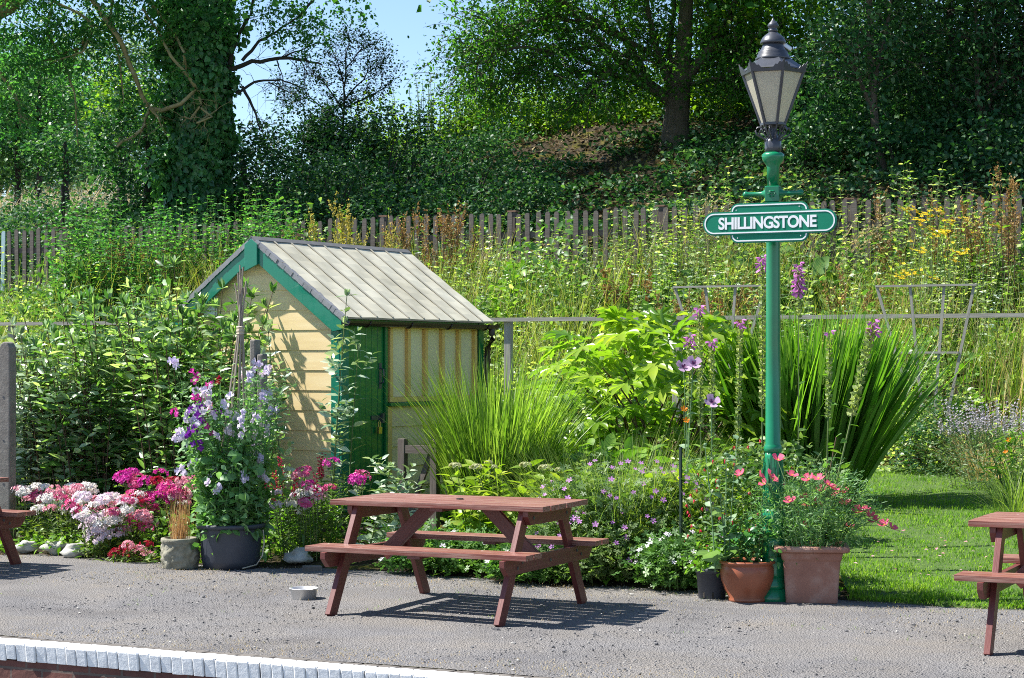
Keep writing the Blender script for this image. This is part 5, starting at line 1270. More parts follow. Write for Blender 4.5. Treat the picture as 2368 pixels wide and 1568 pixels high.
scatter('garden_undergrowth', 'leafy green growth at the back of the beds', 'ground cover', -19, -4.6, 16.3, 21, 26000, .55, .075, .022, LF['weed'], LANCE, bare)
scatter('border_undergrowth', 'green leaves under the lavender at the end of the lawn', 'ground cover', -6, 5, 20.2, 21.2, 11000, .5, .06, .02, LF['weed'], LANCE)
# ------------------------------------------------------------------ the weedy bank
allk = lambda s, w: np.ones(len(s), bool)
scatter('bank_undergrowth', 'tangle of nettles and weeds covering the bank', 'weeds', -24, 6, 20.9, 26.3, 44000, .62, .095, .027, LF['weed'], LANCE, None, 16, .12, droop=-.1)
scatter('bank_undergrowth', 'dark broad burdock leaves under the picket fence', 'weeds', -13.5, -7, 23.6, 25.6, 1800, .5, .26, .10, LF['cover'], LANCE, None, 8, .25)
def weedstems(name, label, s0, s1, w0, w1, n, h, mat, nl, L, W, cat='weeds'):
    s = rng.uniform(s0, s1, n); w = rng.uniform(w0, w1, n); X, Y = CA * s + SA * w, -SA * s + CA * w; v = np.abs(X / Y) < .37; s, w, X, Y = s[v], w[v], X[v], Y[v]; n = len(s)
    dens = np.sin(s * 1.9 + w) + np.sin(s * .7 - w * 1.4) > -1.1; X, Y, s, w = X[dens], Y[dens], s[dens], w[dens]; n = len(s)
    C = paths(np.stack([X, Y, zsw(s, w)], -1), rng.uniform(0, 6.3, n), h * rng.uniform(.5, 1.15, n), .05, rng.uniform(0, .4, n), 6)
    g = Geo(); tubes(g, C, np.linspace(.006, .002, 7), 3, 1); leafy(g, C, nl, L, W, LANCE, .15, .25, True, .45)
    return stuff(name, g, [mat, LF['stem']], label, cat)
def patchk(a, b, c, th): return lambda s, w: np.sin(s * a + w * b + c) + .8 * np.sin(s * b * 1.7 - w * a + c * 2) > th
scatter('bank_undergrowth', 'taller cool green leafy clumps on the bank', 'weeds', -20, 6, 22.5, 25.7, 34000, 1.25, .10, .032, LF['cover'], LANCE, patchk(1.3, .6, .5, .55), 16, .14)
scatter('bank_undergrowth', 'grey green leafy clumps in front of the picket fence', 'weeds', -20, 6, 23.5, 25.8, 30000, 1.35, .085, .026, LF['geran'], LANCE, patchk(.9, .8, 2.0, .6), 16, .14)
scatter('bank_undergrowth', 'fresh bright leafy growth low on the bank', 'weeds', -20, 6, 21.1, 24.0, 26000, .8, .12, .036, LF['bright'], LANCE, patchk(1.1, .9, 4.0, .6), 16, .14)
weedstems('nettles', 'upright nettles and mugwort on the bank', -24, 6, 21.6, 26.2, 900, 1.2, LF['weed'], 12, .11, .028)
weedstems('tall_nettles', 'tall dark nettles hiding the left stretch of the picket fence', sw(165, 25), sw(690, 25), 24.3, 25.75, 420, 1.55, LF['ash'], 15, .13, .032)
weedstems('tall_weeds', 'tall leafy weeds before the right end of the picket fence', -9.5, 6, 24.6, 25.8, 300, 1.55, LF['weed'], 14, .12, .03)
weedstems('mugwort', 'pale grey green mugwort before the picket fence', -15, 6, 22.5, 26.0, 520, 1.3, LF['silver'], 13, .095, .022)
def bankgrass(name, label, s0, s1, w0, w1, n, L, mat, wd):
    s = rng.uniform(s0, s1, n); w = rng.uniform(w0, w1, n); k = np.sin(s * 1.3 + w * 2) + np.sin(s * 2.9) + rng.normal(size=n) * .7 > .1; s, w = s[k], w[k]; X, Y = CA * s + SA * w, -SA * s + CA * w; n = len(s)
    g = Geo(); blades(g, np.stack([X, Y, zsw(s, w)], -1), rng.uniform(0, 6.3, n), L * rng.uniform(.5, 1.2, n), .1, rng.uniform(.2, 1.3, n), wd, 4); return stuff(name, g, mat, label, 'grass')
bankgrass('bank_grass', 'long green grass on the bank', -24, 6, 21.2, 26.2, 22000, 1.05, LF['finegrass'], .010)
bankgrass('bank_grass', 'soft yellow green grass drifts on the bank behind the shed', -20, 2, 22.0, 25.6, 13000, 1.25, leafm('yellow_grass_blade', [(.13, .16, .03), (.22, .24, .06), (.34, .33, .13)], .45, .5), .009)
bankgrass('pale_bank_grass', 'pale bleached grass stalks between the docks on the bank', -19, -8, 22.5, 26, 2200, 1.2, LF['drygrass'], .007)
bankgrass('seeding_grass', 'straw coloured seeding grass on the right of the bank', -9, 6, 21.2, 25.8, 5600, 1.15, LF['drygrass'], .009)
# docks, ragwort and mugwort clumps that can be told apart
def dock(xd, yb, w, ytop, n, sp, mat, label, leafmat=None):
    p = atw(xd, w); h = zat(ytop, p.y) - p.z; t = plant('dock', label, 'weed', p, 'seeding docks on the bank')
    n = max(4, int(n * .6)); B = base_pts(n, sp * 1.15); C = paths(B, np.arctan2(B[:, 1], B[:, 0]), h * rng.uniform(.6, 1.02, n), .03, rng.uniform(0, .3, n), 8); g = Geo(); tubes(g, C, np.linspace(.007, .003, 9), 4); part('stem', g, LF['redstem'] if mat is LF['rust'] else LF['stem'], t)
    S = [C[:, 3:]]
    for q in range(5):
        P = C[np.arange(n), rng.integers(4, 8, n)]; S.append(paths(P, rng.uniform(0, 6.3, n), h * .2 * rng.uniform(.6, 1.2, n), .35, -.1, 5))
    sg = Geo()
    for c in S:
        k = 26; m = len(c); tt = rng.uniform(0.05, 1, (m, k)) * (c.shape[1] - 1); i0 = np.minimum(tt.astype(int), c.shape[1] - 2)
        P = c[np.arange(m)[:, None], i0] + (c[np.arange(m)[:, None], i0 + 1] - c[np.arange(m)[:, None], i0]) * (tt - i0)[..., None]
        P = P.reshape(-1, 3) + rng.normal(size=(m * k, 3)) * .012; leaves(sg, P, up(len(P), 1.0), rnd3(len(P)), .035, .013, KITE)
    part('seed_sprays', sg, mat, t); f = Geo(); leafy(f, C, 6, .2, .035, LANCE, .02, .3, False, .5); part('foliage', f, leafmat or LF['bright'], t)
docks = [
 (700, 25.2, 505, 5, .12, 'ochre', 'small yellow seeding dock above the shed ridge'), (790, 24.9, 462, 16, .38, 'ochre', 'big yellow seeding dock behind the shed roof'),
 (865, 24.9, 458, 16, .34, 'ochre', 'tall yellow green dock right of the biggest yellow one'), (925, 25.2, 478, 9, .25, 'rust', 'rusty dock between the yellow docks and the grey fence'),
 (990, 25.0, 455, 12, .30, 'rust', 'brown seeding dock where the grey pickets begin'), (1035, 25.0, 450, 14, .25, 'rust', 'tall rusty dock left of the first fence post cap'),
 (300, 25.3, 545, 10, .30, 'rust', 'brown dock before the hidden stretch of fence on the left'), (375, 25.0, 560, 9, .30, 'rust', 'rusty dock above the dark butterfly bush'), (240, 25.0, 560, 7, .3, 'rust', 'thin brown dock right of the short fence run'),
 (1440, 24.2, 590, 12, .35, 'rust', 'low brown dock drift in the middle of the bank'), (1590, 23.0, 640, 14, .4, 'rust', 'orange brown docks above the left fan trellis'), (1690, 23.2, 600, 12, .3, 'rust', 'rusty docks beneath the left end of the sign'),
 (2050, 25.0, 430, 9, .25, 'rust', 'rusty dock rising over the fence right of the sign'), (2180, 25.0, 445, 9, .22, 'rust', 'brown dock behind the yellow ragwort'), (2290, 24.9, 415, 10, .25, 'rust', 'tall rusty dock standing right of the ragwort'), (2335, 24.6, 392, 12, .3, 'rust', 'tallest rusty dock at the right edge'), (2000, 23.6, 580, 9, .3, 'rust', 'low rusty dock right of the purple foxglove')]
for x, w, yt, n, sp, m, lb in docks: dock(x, 0, w, yt, n, sp, LF[m], lb)
def ragwort(xd, w, yt, lb):
    p = atw(xd, w); h = zat(yt, p.y) - p.z; t = plant('ragwort', lb, 'weed', p, 'yellow ragwort on the bank'); n = 18
    B = base_pts(n, .35); C = paths(B, np.arctan2(B[:, 1], B[:, 0]), h * rng.uniform(.75, 1.0, n), .03, .12, 6); g = Geo(); tubes(g, C, np.linspace(.006, .003, 7), 4); part('stem', g, LF['stem'], t)
    f = Geo(); leafy(f, C, 15, .10, .024, LANCE, .05, .3, False, .4); part('foliage', f, LF['weed'], t)
    fm = Geo(); P = rng.normal(size=(16, 3)) * [.05, .05, .02]; leaves(fm, P, rnd3(16) * [1, 1, .1], up(16, .3), .024, .024, FLAT5); me = fm.mesh('blossoms', PT['yellow'])
    for j in range(0, n, 3):
        o = link('blossoms', me, t, C[j, -1]); o.rotation_euler = (.45, 0, j * .1); o.scale = [1.15] * 3
ragwort(2150, 24.4, 470, 'ragwort with yellow heads right of the station sign'); ragwort(2245, 24.2, 490, 'second ragwort in yellow flower, nearer the tall rusty docks'); ragwort(2160, 23.2, 560, 'lower yellow ragwort below the other two'); 
def feather(xd, w, yt, n, lb):
    p = atw(xd, w); h = zat(yt, p.y) - p.z; t = plant('feathery_grass', lb, 'grass', p, 'feathery grasses by the fence')
    B = base_pts(n, .3); C = paths(B, rng.uniform(-.6, .6, n), h * rng.uniform(.8, 1.1, n), .05, rng.uniform(.5, 1.3, n), 8); g = Geo(); tubes(g, C, np.linspace(.004, .0015, 9), 3); part('stem', g, LF['stem'], t)
    f = Geo(); k = 24
    for q in range(k): a = 5.5 + 2.5 * q / k; i = int(min(a, 7.99)); P = C[:, i] + (C[:, i + 1] - C[:, i]) * (a - i) + rng.normal(size=(n, 3)) * .015; leaves(f, P, _n(C[:, 8] - C[:, 6]) + rnd3(n) * .5, rnd3(n), .04, .007, KITE)
    part('seed_heads', f, LF['drygrass'], t)
feather(1590, 25.3, 430, 26, 'pale feathery grass heads nodding by the fence left of the lamp post'); feather(1930, 24.8, 470, 16, 'nodding seed grass behind the right end of the sign')

# ------------------------------------------------------------------ bank beyond the fence: bramble and litter
def bramk(s, w): return (np.sin(s * .9 + w * .7) + np.sin(s * 1.7 - w * 1.1 + 1) + (34.5 - w) * .28) > -.6
scatter('bramble', 'dark bramble and ivy creeping over the wooded bank', 'ground cover', -26, 4, 26.5, 36.5, 90000, .45, .09, .036, LF['bramble'], LANCE, bramk, 18, .16)
scatter('bramble', 'dark scrub along the foot of the bank left of the ivy tree', 'ground cover', -36, -19, 26.6, 38.0, 42000, .7, .10, .035, LF['bramble'], LANCE, None, 18, .2)
tufts(500, -16, 0, 30, 38, 9, .16, .12, LF['drygrass'], 'leaf_litter', 'dry twigs and stalks littering the bank')
# hay field far left
n = 30000; s = rng.uniform(-60, -24, n); w = rng.uniform(42, 66, n); X, Y = CA * s + SA * w, -SA * s + CA * w; v = (X / Y < -.10) & (X / Y > -.33); X, Y, s, w = X[v], Y[v], s[v], w[v]; n = len(X)
g = Geo(); blades(g, np.stack([X, Y, zsw(s, w)], -1), rng.uniform(-.8, .8, n), rng.uniform(.7, 1.25, n), .05, rng.uniform(.2, 1.2, n), .03, 4); stuff('hay_field_grass', g, leafm('hay_blade', [(.30, .26, .16), (.42, .37, .25), (.5, .46, .34)], .3, .6, .3, (1.1, 1.05, .8)), 'pale hay grass of the field far behind', 'grass')

# ------------------------------------------------------------------ trees
def jitter_path(pts, k=4, amp=.03):
    pts = np.array(pts, float); t = np.linspace(0, len(pts) - 1, (len(pts) - 1) * k + 1); i = np.minimum(t.astype(int), len(pts) - 2); f = (t - i)[:, None]
    m = (f * f * (3 - 2 * f)) * .35 + f * .65; P = pts[i] * (1 - m) + pts[i + 1] * m; L = np.linalg.norm(pts[-1] - pts[0])
    P[1:-1] += rng.normal(size=(len(P) - 2, 3)) * amp * L / len(P) * 1.5; return P
def limb(g, pts, r0, r1, n=8, amp=.05):
    P = jitter_path(pts, 4, amp); tubes(g, P, np.linspace(r0, r1, len(P)) ** 1.0, n); return P
def twigs(g, P, n, L, r, spread=.9, upb=.1, k=4, lo=.3, fan=3):
    # n side branches from the outer part of path P, each with fine twigs; returns the points of the fine twigs
    T_ = _n(np.gradient(P, axis=0)); out = []
    idx = rng.integers(int(len(P) * lo), len(P), n)
    d = _n(T_[idx] + rnd3(n) * spread + [0, 0, upb]); l = L * rng.uniform(.5, 1.2, n)
    t = np.linspace(0, 1, k + 1)[None, :, None]; sag = rng.uniform(-.25, .15, n)[:, None]
    C = P[idx][:, None] + d[:, None] * l[:, None, None] * t; C[..., 2] += sag * l[:, None] * t[..., 0] ** 2
    C[:, 1:] += rng.normal(size=(n, k, 3)) * .035 * L; tubes(g, C, np.linspace(r, r * .35, k + 1), 4); out.append(C[:, 2:].reshape(-1, 3))
    for q in range(fan):
        P2 = C[np.arange(n), rng.integers(1, k + 1, n)]; d2 = _n(d + rnd3(n) * .9); l2 = l * .5
        E = P2[:, None] + d2[:, None] * l2[:, None, None] * np.linspace(0, 1, 4)[None, :, None]; E[..., 2] -= (l2 * .25)[:, None] * np.linspace(0, 1, 4)[None] ** 2
        tubes(g, E, np.linspace(r * .5, r * .2, 4), 3); out.append(E[:, 1:].reshape(-1, 3))
    return np.concatenate(out)
def crown(f, Q, per, sig, L, W, tm=KITE, droop=.35):
    P = np.repeat(Q, per, 0) + rng.normal(size=(len(Q) * per, 3)) * sig; foliage(f, P, L, W, tm, None, droop); return P
def tree(label, name='tree', cat='tree', loc=(0, 0, 0)): return plant(name, label, cat, loc)
def finish(t, g, f, bark, leaf, trunkname='trunk'):
    o = np.array(t.location)
    g.v = [v - o for v in g.v]; part(trunkname, g, bark, t, True)
    if f.n: f.v = [v - o for v in f.v]; part('crown', f, leaf, t)
def bush(label, c, r, ncl, per, sig, L, W, mat, name='bush', tm=KITE, spikes=0, nst=5, lo=.25, cat='bush'):
    t = plant(name, label, cat, c); h = r[2]; f = Geo(); P, d = clumpy((0, 0, h * .9), r, ncl, per, sig, lo); k = P[:, 2] > -.2; foliage(f, P[k], L, W, tm, d[k] * .3, .2)
    g = Geo(); B = base_pts(nst, r[0] * .35, r[1] * .35); az = np.arctan2(B[:, 1], B[:, 0]); C = paths(B, az, h * 1.25 * rng.uniform(.8, 1.1, nst), .15, .4, 8); tubes(g, C, np.linspace(.03, .006, 9), 6)
    for i in range(spikes):
        j = i % nst; a = rng.uniform(0, 6.3); P0 = C[j, 5]; S = paths(P0[None], a, h * rng.uniform(.5, 1.0), rng.uniform(.1, .9), rng.uniform(-.3, .3), 7)[0]; tubes(g, S, np.linspace(.014, .004, 8), 4)
        Q = twigs(g, S, 14, h * .2, .006, 1.0, .1, lo=.15, fan=2); crown(f, Q, 3, .07, L, W, tm, .1)
    part('stem', g, MT['barkdark'], t); part('foliage', f, mat, t); return t

def canopy(f, s0, s1, w0, w1, z0, z1, ncl, L=.17):
    # the upper crown, above what the photograph shows
    s = rng.uniform(s0, s1, ncl); w = rng.uniform(w0, w1, ncl); z = rng.uniform(z0, z1, ncl)
    C = np.stack([CA * s + SA * w, -SA * s + CA * w, z], -1); k = z > HEYE + 385 / FPX * C[:, 1]; C = C[k]
    P = np.repeat(C, 26, 0) + rng.normal(size=(len(C) * 26, 3)) * [.42, .42, .3]; foliage(f, P, L, L * .42, KITE, None, .2)
# brown leaves lying under the trees
n = 9000; s = rng.uniform(-18, -1, n); w = rng.uniform(28, 39, n); P = np.stack([CA * s + SA * w, -SA * s + CA * w, zsw(s, w) + .04], -1); g = Geo(); foliage(g, P, .11, .04, KITE, None, 0, nup=1.2)
stuff('leaf_litter', g, leafm('dead_leaf', [(.04, .028, .015), (.11, .075, .04), (.24, .18, .10), (.14, .15, .03)], .1, .8, .2, (1, 1, 1), 1.0, False), 'dead brown leaves lying on the wooded bank', 'leaves')
# the big tree on the bank, many limbs from a short trunk
d = 37.0; b = gp(1560, 345); d = b.y; t = tree('large many limbed tree with a thick trunk on the bank left of the lantern', loc=b)
P_ = lambda x, y, dy=0.0: np.array([xat(x, d + dy), d + dy, zat(y, d + dy)])
g = Geo(); f = Geo(); B0 = np.array(b)
tr = np.array([B0 + [0, 0, -.3], B0 + [0, 0, .1], P_(1562, 290), P_(1565, 240), P_(1572, 190), P_(1580, 120), P_(1585, 40), P_(1592, -60), P_(1600, -200)])
tubes(g, jitter_path(tr, 3, .01), np.interp(np.linspace(0, 8, 25), [0, 1, 2, 3, 4, 5, 6, 7, 8], [.36, .30, .25, .25, .22, .16, .14, .11, .06]), 14)
limbs = [([(1555, 235), (1500, 190), (1450, 100), (1425, 20), (1400, -90)], 0.3, .10), ([(1560, 225), (1530, 150), (1505, 60), (1480, -60)], -.6, .09), ([(1556, 245), (1490, 200), (1400, 165), (1330, 168), (1270, 178)], -1.0, .075),
         ([(1575, 200), (1640, 110), (1690, 40), (1720, -60)], -.4, .11), ([(1572, 215), (1610, 150), (1640, 60), (1655, -80)], .6, .09), ([(1555, 240), (1440, 150), (1350, 60), (1300, 0), (1240, -60)], -1.2, .09), ([(1560, 210), (1545, 120), (1560, 20), (1570, -100)], .8, .08),
         ([(1500, 120), (1380, 60), (1270, 40), (1180, 60), (1120, 110)], -1.6, .06), ([(1450, 90), (1330, 20), (1230, -20), (1150, 0)], -.8, .06), ([(1400, 160), (1300, 120), (1200, 110), (1110, 130)], -2.0, .05), ([(1575, 200), (1660, 180), (1740, 170)], -.8, .05),
         ([(1450, 130), (1360, 110), (1260, 130), (1170, 190)], -1.4, .045), ([(1380, 60), (1270, 70), (1180, 80), (1100, 120)], -.4, .045), ([(1580, 150), (1650, 130), (1720, 100)], .9, .05), ([(1540, 160), (1480, 130), (1420, 150), (1370, 210)], -1.5, .04)]
for pts, dy, r in limbs:
    P = limb(g, [P_(x, y, dy * i / (len(pts) - 1)) for i, (x, y) in enumerate(pts)], r, r * .3, 8, .04)
    Q = twigs(g, P, 34, 1.0, .012, 1.0, -.05, lo=.25, fan=3); crown(f, Q, 5, .13, .085, .024, LANCE, .45)
for q in range(7):
    c = P_(rng.uniform(1250, 1720), rng.uniform(-330, -120), rng.uniform(-1, 2)); Pc, dd = clumpy(c, (1.9, 1.9, 1.2), 60, 26, .25); foliage(f, Pc, .10, .035, KITE)
for (x, y, rx, rz_) in ((1500, 180, 1.1, .5), (1580, 165, .9, .55), (1420, 215, 1.0, .35), (1270, 60, 1.1, .7), (1350, 40, 1.0, .7)):
    Pc, dd = clumpy(P_(x, y, -.6), (rx, .9, rz_), 34, 14, .14); foliage(f, Pc, .085, .026, LANCE, None, .4)
canopy(f, -18.5, -9, 27.5, 39, 8.5, 12.5, 420)
finish(t, g, f, MT['bark'], LF['willow'])

# slender trees on the right
def slim(label, pts, r, d0, crowns, leaf, bark='bark', extra=(), n=24, L=.09):
    b = gp(*pts[0]); d = b.y; t = tree(label, loc=b); g = Geo(); f = Geo(); pp_ = lambda x, y, dy=0.: np.array([xat(x, d + dy), d + dy, zat(y, d + dy)])
    P = limb(g, [np.array(b) - [0, 0, .2]] + [pp_(x, y) for x, y in pts[1:]], r, r * .45, 9, .02); Q = [twigs(g, P, n, 1.1, .01, 1.2, 0, lo=.35)]
    for e in extra:
        E = limb(g, [pp_(x, y, dy) for x, y, dy in e], r * .6, r * .22, 7, .03); Q.append(twigs(g, E, n, 1.0, .01, 1.1, 0, lo=.25))
    crown(f, np.concatenate(Q), 4, .14, L, L * .33, LANCE)
    for (x, y, dy, rx, rz_, nc) in crowns: Pc, dd = clumpy(pp_(x, y, dy), (rx, rx * .8, rz_), nc, 15, .17); foliage(f, Pc, L, L * .36, LANCE, dd * .2, .35)
    sb_, wb_ = CA * b.x - SA * b.y, SA * b.x + CA * b.y; canopy(f, sb_ - 2.5, sb_ + 1.5, wb_ - 2.5, wb_ + 2.5, 7.5, 11.5, 90)
    finish(t, g, f, MT[bark], LF[leaf])
slim('dark leaning tree close behind the lantern', [(1690, 262), (1705, 170), (1718, 80), (1712, -40), (1720, -150)], .15, 0, [(1700, 20, 0, 1.3, .8, 40), (1790, -60, .5, 1.6, 1.0, 50)], 'willow', 'barkdark', [[(1706, 170, 0), (1660, 90, .3), (1640, 10, .5)], [(1715, 110, 0), (1760, 30, -.3), (1790, -60, -.5)]])
slim('slim dark trunked tree on the bank right of the lantern', [(2049, 413), (2030, 340), (2018, 230), (2012, 110), (2010, -20), (2020, -150)], .085, 0, [(1950, 170, .4, 1.0, .9, 60), (2010, 40, .8, 1.3, .9, 60), (1950, 290, .3, .7, .45, 30), (2075, 240, .5, .9, .7, 46), (1930, 230, .4, .7, .7, 40)], 'wood', 'bark', [[(2016, 200, 0), (2050, 60, .2), (2070, -60, .3)], [(2018, 250, 0), (1980, 170, -.2), (1950, 90, -.4)]])
slim('pale forked tree on the bank near the right edge', [(2274, 388), (2274, 300), (2285, 220), (2296, 120), (2320, 0), (2340, -120)], .085, 0, [(2290, 90, 0, 1.0, .7, 40), (2220, 250, .4, .9, .6, 42), (2345, 210, .4, .9, .7, 46), (2350, 60, .3, 1.1, .8, 40)], 'wood', 'bark', [[(2274, 310, 0), (2258, 230, -.2), (2262, 100, -.3), (2250, -50, -.3)], [(2290, 200, 0), (2340, 120, -.2), (2380, 20, -.4)], [(2280, 240, 0), (2330, 180, -.3), (2367, 175, -.4)]])
slim('thin straight sapling between the two right hand trees', [(2140, 370), (2134, 240), (2130, 100), (2126, -60)], .045, 0, [(2140, 150, .2, .9, .9, 56), (2170, 280, 0, .9, .6, 46), (2110, 300, .2, .8, .5, 36)], 'wood', 'bark')
slim('tree with two dark stems at the back of the right wood', [(2205, 300), (2200, 180), (2195, 60), (2200, -90)], .10, 0, [(2190, 90, .8, 1.2, 1.0, 60), (2250, 200, 1.0, 1.1, .8, 50), (2100, 60, .8, 1.2, .8, 56)], 'wood', 'barkdark', [[(2203, 240, 0), (2230, 100, .2), (2240, -60, .2)]])
slim('dark tree at the far right behind the forked one', [(2400, 360), (2395, 200), (2385, 60), (2380, -90)], .13, 0, [(2380, 150, .6, 1.1, 1.0, 56), (2380, 290, 0, .9, .6, 40)], 'wood', 'barkdark')
# deep wood behind them, tree by tree
for i, (x, w, y, rx, rz_) in enumerate([(1850, 37, 130, 1.9, 1.5), (1960, 39, 60, 2.0, 1.7), (2060, 36, 170, 1.7, 1.3), (2160, 40, 190, 1.9, 1.2), (2270, 37, 230, 1.8, 1.1), (2370, 36, 130, 1.9, 1.7), (1800, 36, 40, 1.5, 1.0), (2100, 44, -10, 2.4, 1.2)]):
    p = atw(x, w); zc = zat(y, p.y) - p.z
    lab = ['shady tree filling the gap right of the lantern hood', 'tall dark tree behind the slim dark trunk', 'rounded dark tree low behind the slim dark trunk', 'dark tree crown behind the straight sapling', 'low dark crown behind the pale forked tree', 'dense dark crown at the right edge of the wood', 'sunlit crown directly behind the lantern chimney', 'highest crown at the back of the right wood'][i]
    t = tree(lab, loc=p); g = Geo(); f = Geo(); limb(g, [np.array(p) - [0, 0, .3], np.array(p) + [.1, 0, zc * .5], np.array(p) + [0, 0, max(zc, 1.5)]], .12, .05); Pc, dd = clumpy(np.array(p) + [0, 0, zc], (rx, rx * .7, rz_), 150, 18, .24, .25); foliage(f, Pc, .11, .04, KITE, dd * .2, .3); finish(t, g, f, MT['barkdark'], LF['backlit' if i in (6,) else 'wood'])
for i, (x, y0, w, rx, rz_, m) in enumerate([(1720, 240, 38.5, 1.5, .7, 'backlit'), (1860, 300, 32.5, .9, .55, 'wood'), (1950, 250, 33.5, 1.1, .8, 'wood'), (2080, 320, 31.5, .9, .5, 'wood'), (2190, 330, 32, 1.0, .5, 'bramble'), (2330, 330, 31, 1.0, .5, 'bramble'), (2240, 300, 33.5, 1.0, .6, 'wood')]):
    p = atw(x, w); lab = ['sunlit yellow green thicket between the two trunks left of the lantern', 'leafy bush on the bank right of the lantern panes', 'bush with pale glinting leaves beside the slim trunk', 'low bush right of the slim trunk', 'low scrub between sapling and forked tree', 'dark scrub under the right edge trees', 'mid green bush left of the forked tree'][i]
    bush(lab, p, (rx, rx * .8, rz_), 70, 18, .18, .095, .036, LF[m], tm=LANCE)

# saplings and nettles along the crest, lit from behind
for i, (x, yt, w, m) in enumerate([(960, 195, 37.5, 'backlit'), (1030, 180, 37.5, 'hawth'), (1110, 190, 37.8, 'backlit'), (1180, 185, 37.5, 'willow'), (1260, 200, 37.5, 'backlit'), (1340, 195, 37.6, 'backlit'), (1430, 200, 37.6, 'backlit'), (1500, 205, 38.0, 'backlit'), (1630, 215, 37.8, 'backlit')]):
    p = atw(x, w); h = max(zat(yt, p.y) - p.z, 1.0); t = plant('sapling', ['leafy saplings right of the spiky hawthorn', 'dark sapling against the sky', 'yellow green sapling under open sky', 'sapling where sky meets the big tree', 'sunlit sapling at the left of the leafless bank', 'sunlit sapling on the crest below the low limb', 'bright sapling left of the thick trunk', 'bright sapling touching the thick trunk', 'bright sapling right of the thick trunk'][i], 'sapling', p, 'saplings on the crest of the bank')
    n = 20; B = base_pts(n, .62, .5); C = paths(B, np.arctan2(B[:, 1], B[:, 0]), h * rng.uniform(.6, 1.15, n), .04, rng.uniform(0, .35, n), 7); g = Geo(); tubes(g, C, np.linspace(.012, .004, 8), 4); part('stem', g, LF['stem'], t); f = Geo(); leafy(f, C, 13, .11, .034, LANCE, .15, .15, True, .35); part('foliage', f, LF[m], t)
scatter('crest_thicket', 'sunlit leafy thicket along the crest of the bank', 'thicket', -22, -8, 37.2, 39.5, 26000, 1.5, .10, .036, LF['backlit'], LANCE, None, 16, .16)
# hawthorn with open spiky top, dark shrubs
p = atw(790, 33.5); bush('dark spiky hawthorn reaching into the sky above the shed', p, (1.5, 1.2, .9), 100, 22, .2, .06, .022, LF['hawth'], 'hawthorn', KITE, 26)
hp = zat(95, p.y) - p.z
t = plant('hawthorn', 'tall thin hawthorn shoot with sparse leaves, topmost against the sky', 'bush', atw(800, 33.8)); g = Geo(); f = Geo()
for (pts, r) in (([(790, 330), (795, 220), (800, 140), (805, 90)], .03), ([(795, 260), (750, 190), (715, 165)], .02), ([(797, 230), (850, 170), (880, 150)], .02), ([(797, 200), (780, 140), (760, 110)], .018), ([(796, 250), (870, 215), (905, 190)], .02), ([(790, 280), (720, 230), (680, 220)], .02), ([(800, 160), (830, 120), (850, 105)], .014)):
    o = np.array(t.location); P = limb(g, [pt(x, y, o[1]) for x, y in pts], r, .006, 5, .06); Q = twigs(g, P, 26, .45, .006, 1.0, .15, lo=.1, fan=3); crown(f, Q, 2, .06, .055, .02, KITE, .1)
finish(t, g, f, MT['barkdark'], LF['hawth'], 'stem')
for i, (x, w, rx, h) in enumerate([(600, 30.5, 1.2, .85), (690, 32.0, 1.2, 1.1), (880, 31.5, 1.4, 1.05), (980, 32.5, 1.3, .95), (760, 29.5, 1.2, .7), (1080, 30.5, 1.2, .65), (930, 28.8, 1.1, .6), (620, 34.5, 1.2, .9), (1200, 29.5, 1.0, .45)]):
    bush(['dark shrub beside the ivy tree foot', 'dark shrub below the bare branches', 'round dark shrub under the hawthorn', 'dark shrub right of the hawthorn', 'low dark shrub above the yellow docks', 'bramble bush on the bank above the fence', 'low bramble bush behind the rusty docks', 'tall dark shrub in the gap beside the ivy tree', 'small bramble bush below the leafless bank'][i], atw(x, w), (rx, rx * .8, h), 100, 20, .2, .07, .027, LF['hawth' if i in (0, 1, 2, 7) else 'bramble'], tm=LANCE)

# ivy clad tree with bare branches on its right
b = atw(455, 30.0); b.z = float(zxy(b.x, b.y)); d = b.y; t = tree('tall tree trunk wholly clad in dark glossy ivy', 'ivy_clad_tree', loc=b); g = Geo(); f = Geo()
B0 = np.array(b); tp = P_(470, -160); limb(g, [B0 - [0, 0, .3], B0 + [0, 0, 2], tp], .3, .2, 12, .01)
for (pts, r) in (([(520, 160), (600, 140), (690, 135), (745, 150)], .05), ([(560, 140), (600, 95), (650, 65), (690, 40)], .035), ([(530, 150), (545, 90), (580, 30), (600, -60)], .05), ([(640, 138), (680, 120), (735, 100)], .022), ([(545, 215), (600, 185), (650, 185), (690, 200)], .03), ([(640, 140), (650, 170), (640, 195)], .015), ([(690, 136), (710, 165), (705, 190)], .012), ([(560, 200), (590, 260), (600, 300)], .035), ([(690, 40), (730, -10), (800, -60)], .03), ([(620, 190), (660, 210), (655, 235)], .014)):
    P = limb(g, [P_(x, y, -.2) for x, y in pts], r, r * .35, 6, .06); Q = twigs(g, P, 12, .55, .006, 1.1, .0, lo=.3, fan=2); crown(f, Q[rng.random(len(Q)) < .05], 2, .05, .07, .022, LANCE)
for (x, y, rx, rz_, nc) in ((660, 45, .5, .4, 22), (735, 70, .42, .3, 18), (690, 5, .6, .3, 16), (800, 20, .5, .4, 16), (610, 15, .5, .4, 20), (725, 95, .35, .2, 10), (640, 90, .3, .2, 8), (700, 130, .25, .1, 4)):
    Pc, dd = clumpy(P_(x, y, -.2), (rx, .6, rz_), nc, 16, .09); foliage(f, Pc, .08, .024, LANCE, None, .4)
canopy(f, -24.5, -18, 26.6, 34, 8.0, 11.5, 240)
o = np.array(b); g.v = [v - o for v in g.v]; part('trunk', g, MT['barkdark'], t, True); f.v = [v - o for v in f.v]; part('crown', f, LF['ash'], t)
